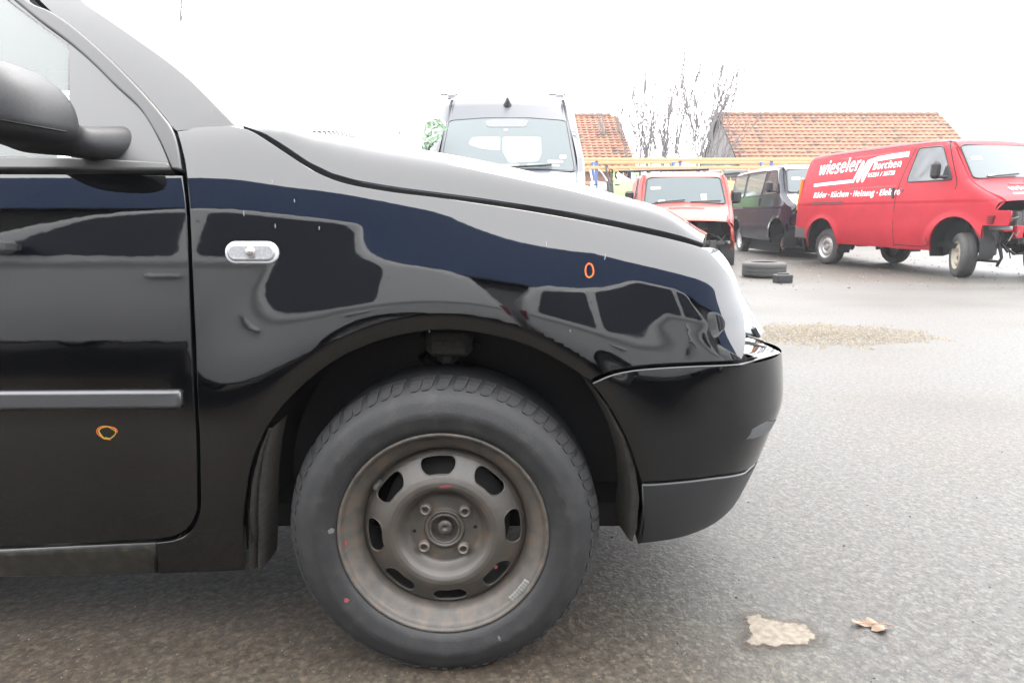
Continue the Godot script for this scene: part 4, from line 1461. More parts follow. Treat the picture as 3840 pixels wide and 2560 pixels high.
	mb.box(Vector3(3.50, .70, .0), Vector3(.06, .075, 1.36), Basis.IDENTITY, 0.01)
	mb.box(Vector3(3.55, .66, .46), Vector3(.08, .17, .12), Basis.IDENTITY, 0.01)
	mb.box(Vector3(3.55, .66, -.46), Vector3(.08, .17, .12), Basis.IDENTITY, 0.01)
	mb.box(Vector3(3.45, .58, .0), Vector3(.05, .16, .4), Basis(Vector3.RIGHT, .3), 0.01)
	part(t, "cross_member", mb, style.get("frame", paint))
	for z in [.52, -.52]:
		mb = MB.new()
		mb.tube([Vector3(3.30, .62, z), Vector3(3.36, .30, z * .9), Vector3(3.25, .18, z * .8)], [.03, .022, .02], 6)
		mb.tube([Vector3(3.3, .24, z * .8), Vector3(2.9, .26, z * 1.2)], .022, 6)
		part(t, "suspension_arm", mb, M.engine)
	for side in [1.0, -1.0]:
		mb = MB.new()
		for i in 5:
			mb.box(Vector3(3.43, .775 + i * .024, side * (t4_wide(Vector2(3.43, .8)) - .010)), Vector3(.17 - .018 * (4 - i) * 0.6, .010, .03))
		part(t, "vent_slot", mb, M.shadow_gap)
		mb = MB.new()
		mb.box(Vector3(3.52, .715, side * .72), Vector3(.34, .05, .05), Basis.IDENTITY, 0.008)
		part(t, "bumper_bracket", mb, M.grey_metal)
		# wheel wells
		for hub in [Vector2(0, .37), Vector2(2.94, .42)]:
			mb = MB.new()
			mb.lathe([Vector2(.44, .0), Vector2(.45, .25), Vector2(.02, .26)], Vector3(hub.x, hub.y, side * .88), Vector3(0, 0, -side), 30, Vector3(1, 0, 0), deg_to_rad(216), deg_to_rad(-18) if side < 0 else deg_to_rad(162))
			part(t, "wheel_well", mb, M.liner)
	mb = MB.new()
	mb.box(Vector3(-.80, .56, 0), Vector3(.20, .22, 1.70), Basis.IDENTITY, 0.05)
	for s in [1.0, -1.0]:
		mb.box(Vector3(-.62, .57, s * .88), Vector3(.40, .22, .06), Basis.IDENTITY, 0.02)
	part(t, "rear_bumper", mb, M.grey_plastic)
	for s in [1.0, -1.0]:
		mb = MB.new()
		mb.box(Vector3(-.80, 1.28, s * .855), Vector3(.07, .62, .05), Basis(Vector3.BACK, -.17), 0.02)
		part(t, "tail_lamp", mb, M.amber if style.get("amber", false) else M.tail)
	# wheels
	var wl: Array = style.get("wheels", [1, 1, 1, 1])
	var steer: float = style.get("steer", 0.0)
	var spots := [[Vector3(0, .32, .80), 1.0, 0.0], [Vector3(0, .32, -.80), -1.0, 0.0], [Vector3(2.92, .32, .80), 1.0, steer], [Vector3(2.92, .32, -.80), -1.0, steer]]
	for i in 4:
		if wl[i] == 1:
			van_wheel(t, spots[i][0], spots[i][1], spots[i][2], .32, M.rim_far if not style.get("rusty", false) or i != 2 else M.rim_rusty)
		elif wl[i] == 2:
			mb = MB.new()
			mb.lathe([Vector2(.13, -.02), Vector2(.13, .0), Vector2(.08, .002), Vector2(.075, .03), Vector2(.035, .035), Vector2(.001, .035)], spots[i][0] + Vector3(0, .0, -.06 * spots[i][1]), Vector3(0, 0, spots[i][1]), 28)
			part(t, "brake_disc", mb, M.rust)
			mb = MB.new()
			mb.box(spots[i][0] + Vector3(.10, .06, -.05 * spots[i][1]), Vector3(.09, .16, .09), Basis.IDENTITY, .02)
			mb.tube([spots[i][0] + Vector3(0, 0, -.1 * spots[i][1]), spots[i][0] + Vector3(.05, .42, -.2 * spots[i][1])], .03, 8)
			mb.tube([spots[i][0] + Vector3(0, -.06, -.1 * spots[i][1]), spots[i][0] + Vector3(-.2, -.08, -.5 * spots[i][1])], .025, 8)
			part(t, "brake_caliper", mb, M.engine)
	# writing
	if style.get("writing", false):
		var sl := 0.018
		mb = flat_text(MB.new(), "wieseler", .225, S, Vector2(-.27, 1.535), .22, 1.0, 900, .005, "Droid Sans", 1.0, sl)
		fit_text(mb, -.27, .80)
		part(t, "lettering", relay(mb, S, Vector2(-.27, .80), .005), M.white)
		mb = flat_text(MB.new(), "Borchen", .115, S, Vector2(1.10, 1.585), .15, 1.0, 900, .005, "Droid Sans", 1.0, sl)
		part(t, "lettering", mb, M.white)
		mb = flat_text(MB.new(), "05251 / 38738", .068, S, Vector2(1.03, 1.485), .15, 1.0, 900, .005, "Droid Sans", 1.0, sl)
		part(t, "lettering", mb, M.white)
		mb = flat_text(MB.new(), "Bäder · Küchen · Heizung · Elektro", .096, S, Vector2(-.33, 1.17), .2, 1.0, 900, .006, "Droid Sans", 1.0, 0.0)
		part(t, "lettering", mb, M.white)
		# heating-coil emblem: an underline that rises into a coil and runs out as a bar
		mb = MB.new()
		stroke(mb, v2([[-.36, 1.435], [.0, 1.447], [.4, 1.458], [.70, 1.466]]), .055, S, .005)
		var coil := []
		for k in 61:
			var a := k / 60.0
			var ph := a * TAU * 2.5 - PI / 2
			coil.append([.69 + a * .29 + sin(ph) * .055 + .055, 1.615 + sin(ph) * .16])
		stroke(mb, v2(coil), .05, S, .006)
		stroke(mb, v2([[.99, 1.765], [1.2, 1.80], [1.5, 1.815], [1.86, 1.822]]), .075, S, .005)
		part(t, "coil_emblem", mb, M.white)
		hd = front_fn(Vector2(3.46, 1.125), Vector2(3.10, 1.325), 0.72)
		var hf := func(q: Vector2) -> Vector3: return hd.call(Vector2(q.x, q.y * 2.4))
		mb = flat_text(MB.new(), "wieseler", .10, hf, Vector2(-.42, .14), .2, 1.35, 900, .006, "Droid Sans", 1.0, 0.0)
		part(t, "lettering", mb, M.white)
		mb = stroke(MB.new(), v2([[-.44, .085], [0.0, .085], [.45, .085]]), .035, hf, .006)
		part(t, "lettering_underline", mb, M.white)
		mb = MB.new()
		mb.box(S.call(Vector2(1.86, 1.27)) + Vector3(0, 0, .004), Vector3(.07, .06, .012), Basis.IDENTITY, .004)
		part(t, "door_lock", mb, M.red_dark)
	return t


var keep2d := []


func fit_text(mb: MB, x0: float, x1: float) -> void:   # remembers how far to stretch the word so that it fills x0..x1
	var lo := 1e9
	var hi := -1e9
	for p in mb.v:
		lo = minf(lo, p.x)
		hi = maxf(hi, p.x)
	keep2d = [lo, hi]


func relay(mb: MB, surf: Callable, span: Vector2, lift: float) -> MB:
	var k: float = (span.y - span.x) / (keep2d[1] - keep2d[0])
	for i in mb.v.size():
		var q := Vector2(span.x + (mb.v[i].x - keep2d[0]) * k, mb.v[i].y)
		var nn := snorm(surf, q, 1.0)
		mb.v[i] = surf.call(q) + nn * lift
		mb.n[i] = nn
	return mb


func high_van(at: Vector3, turn: float) -> void:
	var t := thing("high_roof_van", "tall grey high-roof van facing the yard behind the black hood", "van", at, turn)
	var top := v2([[-4.6, .5], [-4.62, 1.0], [-4.58, 2.2], [-4.5, 2.37], [-4.3, 2.47], [-2.6, 2.50], [-1.6, 2.50], [-1.25, 2.48], [-1.05, 2.43], [-.92, 2.35], [-.66, 2.07], [-.02, 1.41], [.10, 1.34], [.52, 1.12], [.72, .98], [.82, .80], [.84, .40]])
	var wide := func(q: Vector2) -> float:
		var w := 1.0 - 0.05 * pow(maxf(0.0, (q.y - 1.2) / 1.0), 1.5) - 0.06 * pow(maxf(0.0, (q.y - 2.0) / 0.5), 2.0)
		w -= 0.14 * pow(clampf((q.x + 0.6) / 1.4, 0.0, 1.0), 2.0)
		w -= 0.07 * pow(clampf((q.x + 1.5) / 0.9, 0.0, 1.0), 1.5) * clampf((q.y - 1.6) / 0.6, 0.0, 1.0)
		return w
	var lo := []
	for c in [[.02, .36], [-3.6, .36]]:
		for i in 11:
			var a := deg_to_rad(i * 18.0)
			lo.append([c[0] + cos(a) * .42, c[1] + sin(a) * .44])
	var outline := join([PackedVector2Array(Array(top).slice(0)), v2([[.6, .36]]), v2(lo)])
	var parts := shell("crafter", outline, top, wide, 0.13, 0.06)
	part(t, "body_side", parts[0], M.grey_paint)
	part(t, "body_side", parts[1], M.grey_paint)
	part(t, "body_shell", parts[2], M.grey_paint)
	var scr := front_fn(Vector2(-.02, 1.41), Vector2(-.66, 2.07), 0.83)
	var mb := panel(MB.new(), soft(v2([[-.835, .01], [.835, .01], [.765, 1.03], [.3, 1.06], [-.3, 1.06], [-.765, 1.03]]), 0.07, 4), 0.08, scr, 0.006, 0.012, 1.0, 0.012)
	var ws := part(t, "windscreen", mb, M.screen_far)
	mb = MB.new()
	var pts := []
	var ol := soft(v2([[-.845, .0], [.845, .0], [.775, 1.04], [.3, 1.07], [-.3, 1.07], [-.775, 1.04]]), 0.07, 4)
	for i in ol.size() + 1:
		pts.append(scr.call(ol[i % ol.size()]) + snorm(scr, ol[i % ol.size()], 1.0) * 0.010)
	mb.tube(pts, 0.008, 5, false)
	part(ws, "gasket", mb, M.grey_plastic)
	mb = panel(MB.new(), soft(v2([[-.26, .86], [.24, .86], [.28, 1.0], [.22, 1.03], [-.2, 1.03], [-.3, 1.0]]), .05), 0.06, scr, 0.001, 0.002, 1.0, 0.016)
	part(ws, "shade_band", mb, M.screen_band)
	for l in [[[-.50, .52], [-.42, .46], [-.30, .40], [-.09, .37], [-.09, .66], [-.45, .66]], [[-.06, .36], [.02, .12], [.38, .16], [.43, .3], [.43, .66], [-.06, .66]]]:
		mb = panel(MB.new(), soft(v2(l), .04), 0.06, scr, 0.001, 0.002, 1.0, 0.014)
		part(ws, "bulkhead_window", mb, M.pale_window)
	for q in [[.60, .17, .10, .035], [.70, .27, .045, .05], [-.02, .80, .028, .03], [-.15, .08, .30, .025], [.45, .09, .2, .03]]:
		mb = panel(MB.new(), soft(v2([[q[0] - q[2], q[1] - q[3]], [q[0] + q[2], q[1] - q[3] * .7], [q[0] + q[2], q[1] + q[3]], [q[0] - q[2], q[1] + q[3] * .8]]), .02), 0.06, scr, 0.001, 0.002, 1.0, 0.015)
		part(ws, "sticker", mb, M.pale_window)
	mb = MB.new()
	mb.tube([scr.call(Vector2(-.3, 0)) + Vector3(.05, .02, 0), scr.call(Vector2(.55, .07)) + Vector3(.03, .03, 0)], .014, 5)
	part(ws, "wiper", mb, M.rubber)
	# black aerial fin in the middle of the brow
	mb = MB.new()
	mb.lathe([Vector2(.065, -.02), Vector2(.06, .02), Vector2(.035, .07), Vector2(.015, .12), Vector2(.001, .13)], Vector3(-.88, 2.31, .0), Vector3(.55, .83, 0).normalized(), 12)
	part(t, "roof_aerial", mb, M.rubber)
	# roof rack feet
	for z in [-.74, .80]:
		mb = MB.new()
		mb.box(Vector3(-1.6, 2.54, z), Vector3(.16, .09, .12), Basis.IDENTITY, .02)
		mb.tube([Vector3(-1.6, 2.58, z - .09), Vector3(-1.6, 2.58, z + .16)], .02, 6)
		part(t, "rack_foot", mb, M.grey_metal)
	for i in top.size():
		pass
	for s in [1.0, -1.0]:
		var S := side_fn(top, wide, 0.13, s)
		mb = panel(MB.new(), soft(v2([[-1.45, 1.38], [-.35, 1.38], [-.62, 1.82], [-.85, 1.98], [-1.45, 1.98]]), .06, 4), 0.06, S, 0.004, 0.01, s, 0.005)
		part(t, "side_window", mb, M.window_far)
		mb = MB.new()
		if s > 0:
			mb.box(Vector3(-.55, 1.52, s * 1.12), Vector3(.12, .34, .2), Basis(Vector3.UP, s * .2), .04)
			mb.tube([Vector3(-.5, 1.45, s * 1.1), Vector3(-.45, 1.4, s * .93)], .03, 8)
			part(t, "door_mirror", mb, M.rubber)
		mb = MB.new()
		mb.box(Vector3(.70, .98, s * .66), Vector3(.10, .22, .26), Basis(Vector3.UP, -s * .4), .04)
		part(t, "headlight", mb, M.marker_rim)
		van_wheel(t, Vector3(.02, .34, s * .88), s, 0.0, .34, M.rim_far)
		van_wheel(t, Vector3(-3.6, .34, s * .88), s, 0.0, .34, M.rim_far)
	mb = MB.new()
	mb.box(Vector3(-1.9, .45, 0), Vector3(5.3, .10, 1.5))
	part(t, "floor_pan", mb, M.under)
	mb = MB.new()
	mb.box(Vector3(.80, .52, 0), Vector3(.16, .30, 1.62), Basis.IDENTITY, .05)
	part(t, "front_bumper", mb, M.grey_plastic)
	mb = MB.new()
	for i in 4:
		mb.box(Vector3(.80, .78 + i * .06, 0), Vector3(.03, .022, .9))
	part(t, "grille", mb, M.rubber)


# the silver estate cars that stand behind the photographer and show in the black paint
func estate(called: String, label: String, at: Vector3, turn: float, third := true) -> Node3D:
	var t := thing(called, label, "car", at, turn, "silver estate cars parked opposite the black car")
	var top := v2([[-.88, .35], [-.92, .6], [-.90, .92], [-.80, 1.30], [-.66, 1.56], [-.48, 1.66], [.4, 1.70], [1.1, 1.68], [1.5, 1.61], [1.70, 1.52], [2.40, 1.06], [2.56, 1.0], [3.05, .88], [3.28, .74], [3.40, .55], [3.42, .32]])
	var wide := func(q: Vector2) -> float:
		var w := 0.875 - 0.20 * pow(maxf(0.0, (q.y - .90) / 0.75), 1.15)
		w -= 0.06 * pow(clampf((.6 - q.y) / 0.4, 0.0, 1.0), 2.0)
		w -= 0.20 * pow(clampf((q.x - 2.3) / 1.1, 0.0, 1.0), 2.0)
		w -= 0.10 * pow(clampf((-.2 - q.x) / 0.7, 0.0, 1.0), 2.0)
		w -= 0.012 * exp(-pow((q.y - .86) / 0.01, 2.0))
		return w
	var lo := []
	for c in [[2.55, .31], [0.0, .31]]:
		for i in 11:
			var a := deg_to_rad(i * 18.0)
			lo.append([c[0] + cos(a) * .36, c[1] - .03 + sin(a) * .38])
	var outline := join([top, v2([[3.1, .24]]), v2(lo)])
	var parts := shell("estate", outline, top, wide, 0.09, 0.05)
	part(t, "body_side", parts[0], M.silver)
	part(t, "body_side", parts[1], M.silver)
	part(t, "body_shell", parts[2], M.silver)
	for s in [1.0, -1.0]:
		var S := side_fn(top, wide, 0.09, s)
		for l in [[[1.06, .96], [2.10, .97], [1.62, 1.46], [1.30, 1.56], [1.08, 1.57]], [[.06, .96], [.94, .96], [.96, 1.58], [.06, 1.59]], [[-.74, .98], [-.04, .96], [-.04, 1.585], [-.56, 1.52]]]:
			if not third and l[0][0] < -0.5:
				continue
			var mb := panel(MB.new(), soft(v2(l), .07, 4), 0.06, S, 0.004, 0.01, s, 0.004)
			part(t, "side_window", mb, M.window_blue)
		for l in [[[1.0, .25], [.99, .85], [1.0, 1.42]], [[2.08, .30], [2.08, .9]], [[-.02, .60], [.0, .86], [0.0, 1.42]], [[-.8, .62], [3.2, .60]]]:
			part(t, "shut_line", stroke(MB.new(), v2(l), .014, S, .003, s), M.shadow_gap)
		for y in [[1.12, .78], [.16, .79]]:
			var mb := MB.new()
			mb.box(S.call(Vector2(y[0], y[1])) + Vector3(0, 0, s * .015), Vector3(.2, .035, .03), Basis.IDENTITY, .01)
			part(t, "door_handle", mb, M.silver)
		var mb := MB.new()
		mb.box(Vector3(1.95, 1.05, s * .97), Vector3(.12, .14, .2), Basis.IDENTITY, .04)
		part(t, "door_mirror", mb, M.silver)
		mb = MB.new()
		mb.box(Vector3(-.86, .84, s * .66), Vector3(.1, .26, .2), Basis.IDENTITY, .03)
		part(t, "tail_lamp", mb, M.tail)
		mb = MB.new()
		mb.box(Vector3(3.24, .64, s * .52), Vector3(.14, .14, .26), Basis(Vector3.UP, -s * .4), .03)
		part(t, "headlight", mb, M.marker_rim)
		van_wheel(t, Vector3(0, .31, s * .78), s, 0.0, .31, M.rim_far)
		van_wheel(t, Vector3(2.55, .31, s * .78), s, 0.0, .31, M.rim_far)
	var scr := front_fn(Vector2(2.40, 1.06), Vector2(1.70, 1.52), 0.66)
	part(t, "windscreen", panel(MB.new(), soft(v2([[-.62, .03], [.62, .03], [.5, .98], [-.5, .98]]), .06), 0.08, scr, 0.004, 0.01, 1.0, 0.006), M.window_blue)
	var mb := MB.new()
	mb.box(Vector3(1.25, .30, 0), Vector3(4.0, .10, 1.4))
	part(t, "floor_pan", mb, M.under)
	return t


# ---------------------------------------------------------------- the yard
func ground_noise(x: float, z: float) -> float:
	return 0.0


func house(called: String, label: String, x0: float, x1: float, z_ridge: float, half: float, ridge: float, eave: float, wall_m: Material, gable_m: Material, cut_right := 0.0) -> void:
	var t := thing(called, label, "house", Vector3((x0 + x1) / 2, 0, z_ridge), 0.0, "")
	var off := Vector3(-(x0 + x1) / 2, 0, -z_ridge)
	var mb := MB.new()
	var wall_h := eave + 0.25
	mb.box(Vector3((x0 + x1) / 2, wall_h / 2, z_ridge), Vector3(x1 - x0 - 0.5, wall_h, half * 2 - 0.7))
	part(t, "wall", mb, wall_m, off)
	for sx in [x0 + 0.25, x1 - 0.25]:
		var gb := MB.new()
		var s := signf(sx - (x0 + x1) / 2)
		var b := Vector3(sx, wall_h, z_ridge - half + 0.35)
		var c := Vector3(sx, wall_h, z_ridge + half - 0.35)
		var a := Vector3(sx, ridge - 0.12, z_ridge)
		gb.face([b, c, a], Vector3(s, 0, 0))
		gb.face([b - Vector3(s * .2, 0, 0), c - Vector3(s * .2, 0, 0), a - Vector3(s * .2, 0, 0)], Vector3(-s, 0, 0))
		part(t, "gable", gb, gable_m, off)
		for k in int(half * 2 / 0.22):
			var z := z_ridge - half + 0.4 + k * 0.22
			var h: float = (ridge - 0.2 - wall_h) * (1.0 - absf(z - z_ridge) / half)
			if h > 0.15:
				var bb := MB.new()
				bb.box(Vector3(sx + s * 0.03, wall_h + h / 2 - 0.05, z), Vector3(0.04, h, 0.195 + 0.01 * rng.randf()))
				part(t, "gable_board", bb, gable_m, off)
	# tiles: rows of curved pans, each laid over the one below
	var run := Vector2(half, ridge - eave).length()
	var rows := int(run / 0.30)
	var cols := int((x1 - x0) / 0.26)
	for face_s in [1.0, -1.0]:
		var d := Vector3(0, -(ridge - eave), half * face_s).normalized()
		var nn := Vector3(0, half, (ridge - eave) * face_s).normalized()
		var rb := MB.new()
		rb.tinted = true
		var deck := MB.new()
		deck.face([Vector3(x0, ridge - .03, z_ridge), Vector3(x1, ridge - .03, z_ridge), Vector3(x1, ridge - .03, z_ridge) + d * run, Vector3(x0, ridge - .03, z_ridge) + d * run], nn)
		part(t, "roof_deck", deck, M.under, off)
		for r in rows:
			for c in cols:
				var o := Vector3(x0 + (c + 0.5) * (x1 - x0) / cols, ridge, z_ridge) + d * (r + 0.5) * run / rows + nn * 0.02
				var w := (x1 - x0) / cols * 0.5
				var l := run / rows * 0.56
				var j := rng.randf_range(-0.006, 0.006)
				var v := rng.randf()
				rb.tint = Color(0.24, 0.102, 0.055).lerp(Color(0.155, 0.072, 0.046), v * v) if rng.randf() > 0.06 else Color(0.10, 0.06, 0.04)
				var prof := [[-1.0, 0.035], [-0.55, 0.004], [0.2, 0.0], [0.7, 0.028], [1.0, 0.046]]
				var ids := []
				for p in prof:
					ids.append(rb.add(o + Vector3(w * p[0], 0, 0) - d * l + nn * (p[1] - 0.012 + j), (nn - Vector3(p[0] * 0.0, 0, 0)).normalized()))
					ids.append(rb.add(o + Vector3(w * p[0], 0, 0) + d * l + nn * (p[1] + 0.012 + j), nn))
				for k in prof.size() - 1:
					rb.quad(ids[2 * k], ids[2 * k + 1], ids[2 * k + 3], ids[2 * k + 2])
				rb.face([o - Vector3(w, 0, 0) + d * l + nn * (0.04 + j), o + Vector3(w, 0, 0) + d * l + nn * (0.04 + j), o + Vector3(w, 0, 0) + d * l + nn * (-.005), o - Vector3(w, 0, 0) + d * l - nn * .005], d)
		var rp := part(t, "roof_tiles", rb, M.tile, off)
		rp.set_meta("kind", "stuff")
	for c in int((x1 - x0) / 0.4):
		var cap := MB.new()
		var x := x0 + 0.2 + c * 0.4
		cap.tube([Vector3(x - .21, ridge + .03, z_ridge), Vector3(x + .21, ridge + .045, z_ridge)], [0.12, 0.135], 8)
		part(t, "ridge_tile", cap, M.ridge, off)


func tree(called: String, label: String, at: Vector3, height: float, lean: float, sd: int, spread: float, thick: float, group := "", stems := 1, fine := 0.019, most := 2) -> void:
	var t := thing(called, label, "tree", at, 0.0, group)
	var rg := RandomNumberGenerator.new()
	rg.seed = sd
	var trunk := MB.new()
	var crown := MB.new()
	var work := []
	for s in stems:
		var a := TAU * s / stems + rg.randf()
		work.append([Vector3(cos(a) * 0.15 * (stems - 1), 0, sin(a) * 0.1 * (stems - 1)), (Vector3(lean + cos(a) * spread * 0.55 * float(stems > 1), 1.0, sin(a) * spread * 0.3 * float(stems > 1))).normalized(), height * rg.randf_range(0.42, 0.55), thick * rg.randf_range(.75, 1.0), 0])
	while work.size() > 0 and crown.v.size() < 60000:
		var w: Array = work.pop_back()
		var p: Vector3 = w[0]
		var d: Vector3 = w[1]
		var n := 5
		var pts := [p]
		var rad := [w[3]]
		for i in n:
			d = (d + Vector3(rg.randf_range(-1, 1), rg.randf_range(-.5, .9), rg.randf_range(-1, 1)) * 0.13).normalized()
			p += d * w[2] / n
			pts.append(p)
			rad.append(maxf(w[3] * (1.0 - 0.45 * (i + 1) / n), fine))
			if w[4] < most and i >= 1:
				var kids := 1 if rg.randf() < 0.75 else 2
				for k in kids:
					var a := rg.randf() * TAU
					var sd2 := Vector3(cos(a), 0.15, sin(a))
					var nd := (d + sd2 * spread * rg.randf_range(0.5, 1.1)).normalized()
					if w[2] > 0.3:
						work.append([p, nd, w[2] * rg.randf_range(0.40, 0.68), rad[i + 1] * rg.randf_range(0.45, 0.65), w[4] + 1])
		if w[4] < most + 1:
			work.append([p, d, w[2] * 0.6, rad[n] * 0.9, w[4] + 1])
		(trunk if w[4] == 0 else crown).tube(pts, rad, 5 if w[4] < 2 else 3, false)
	part(t, "trunk", trunk, M.bark)
	part(t, "crown", crown, M.bark)


func car_door(called: String, label: String, at: Vector3, turn: float, tilt: float, m: Material, group := "car doors stored in the rack") -> void:
	var t := thing(called, label, "car door", at, turn, group)
	t.rotation.x = tilt
	var S := func(q: Vector2) -> Vector3: return Vector3(q.x, q.y, 0.06 - 0.16 * pow(absf(q.y - .38), 2.0))
	var mb := panel(MB.new(), soft(v2([[-.50, .02], [.42, .0], [.52, .25], [.52, .62], [-.56, .66], [-.56, .25]]), .06), 0.1, S, 0.004, 0.08, 1.0)
	part(t, "door_panel", mb, m)
	mb = MB.new()
	mb.tube([S.call(Vector2(.50, .62)), S.call(Vector2(.15, 1.0)), S.call(Vector2(-.15, 1.13)), S.call(Vector2(-.5, 1.12)), S.call(Vector2(-.54, .66))], 0.03, 6)
	mb.tube([S.call(Vector2(-.2, .64)), S.call(Vector2(-.2, 1.12))], 0.02, 6)
	part(t, "window_frame", mb, m)
	mb = MB.new()
	mb.box(S.call(Vector2(-.42, .54)) + Vector3(0, 0, .02), Vector3(.16, .035, .03), Basis.IDENTITY, .01)
	part(t, "door_handle", mb, M.rubber)


func spare_bumper(called: String, label: String, at: Vector3, turn: Vector3, len: float, m: Material) -> void:
	var t := thing(called, label, "bumper", at, 0.0, "loose body parts in the rack")
	t.rotation = turn
	var mb := MB.new()
	var last := -1
	for i in 17:
		var u := i / 8.0 - 1.0
		var c := Vector3(u * len / 2, 0, -0.30 * pow(absf(u), 3.0))
		var f := mb.v.size()
		for q in [[.16, -.05], [.15, .03], [.05, .07], [-.06, .07], [-.15, .02], [-.16, -.05]]:
			mb.add(c + Vector3(0, q[0], q[1]), Vector3(0.3 * u * absf(u), q[0] * 3, q[1] * 5 + .2).normalized())
		if last >= 0:
			for k in 5:
				mb.quad(last + k, last + k + 1, f + k + 1, f + k)
		last = f
	part(t, "bumper_cover", mb, m)
	mb = MB.new()
	mb.box(Vector3(0, -.02, .07), Vector3(len * .5, .07, .02), Basis.IDENTITY, .01)
	part(t, "intake_slot", mb, M.rubber)


func loose_tyre(at: Vector3, r: float) -> void:
	var t := thing("loose_tyre", "worn black tyre lying flat on the asphalt near the red van", "tyre", at, 0.4)
	var mb := MB.new()
	mb.lathe([Vector2(r * .62, .005), Vector2(r * .70, .0), Vector2(r * .9, .008), Vector2(r * .985, .03), Vector2(r, .05), Vector2(r, .075), Vector2(r - .008, .078), Vector2(r - .008, .086), Vector2(r, .09), Vector2(r, .13), Vector2(r - .008, .133), Vector2(r - .008, .14), Vector2(r, .145), Vector2(r, .17), Vector2(r * .985, .19), Vector2(r * .9, .212), Vector2(r * .70, .22), Vector2(r * .62, .215)], Vector3.ZERO, Vector3.UP, 48)
	part(t, "tread", mb, M.tyre_far)
	mb = MB.new()
	mb.lathe([Vector2(r * .62, .005), Vector2(r * .64, .03), Vector2(r * .93, .05), Vector2(r * .95, .11), Vector2(r * .93, .17), Vector2(r * .64, .19), Vector2(r * .62, .215)], Vector3.ZERO, Vector3.UP, 48)
	part(t, "inner_liner", mb, M.rubber)


func dead_leaf(at: Vector3) -> void:
	var t := thing("dead_leaf", "curled brown dead leaf on the asphalt beside the pale patch", "leaf", at, 0.3)
	var S := func(q: Vector2) -> Vector3:
		return Vector3(q.x, 0.006 + 2.6 * q.y * q.y + 0.004 * sin(q.x * 160.0) + 1.4 * q.x * q.x, -q.y)
	var o := v2([[-.036, .014], [-.030, .024], [-.018, .019], [-.010, .026], [.0, .017], [.010, .022], [.022, .012], [.026, .002], [.034, -.004], [.026, -.010], [.028, -.022], [.016, -.024], [.006, -.030], [-.004, -.022], [-.010, -.012], [-.002, -.004], [-.012, .004], [-.026, .004]])
	part(t, "blade", panel(MB.new(), o, 0.006, S, 0.0003, 0.0008, 1.0), M.leaf)
	var mb := MB.new()
	mb.tube([Vector3(-.03, .010, -.010), Vector3(0, .010, .0), Vector3(.024, .011, .010), Vector3(.044, .006, .016)], [.0006, .0009, .0011, .0012], 5)
	part(t, "stalk", mb, M.stalk)


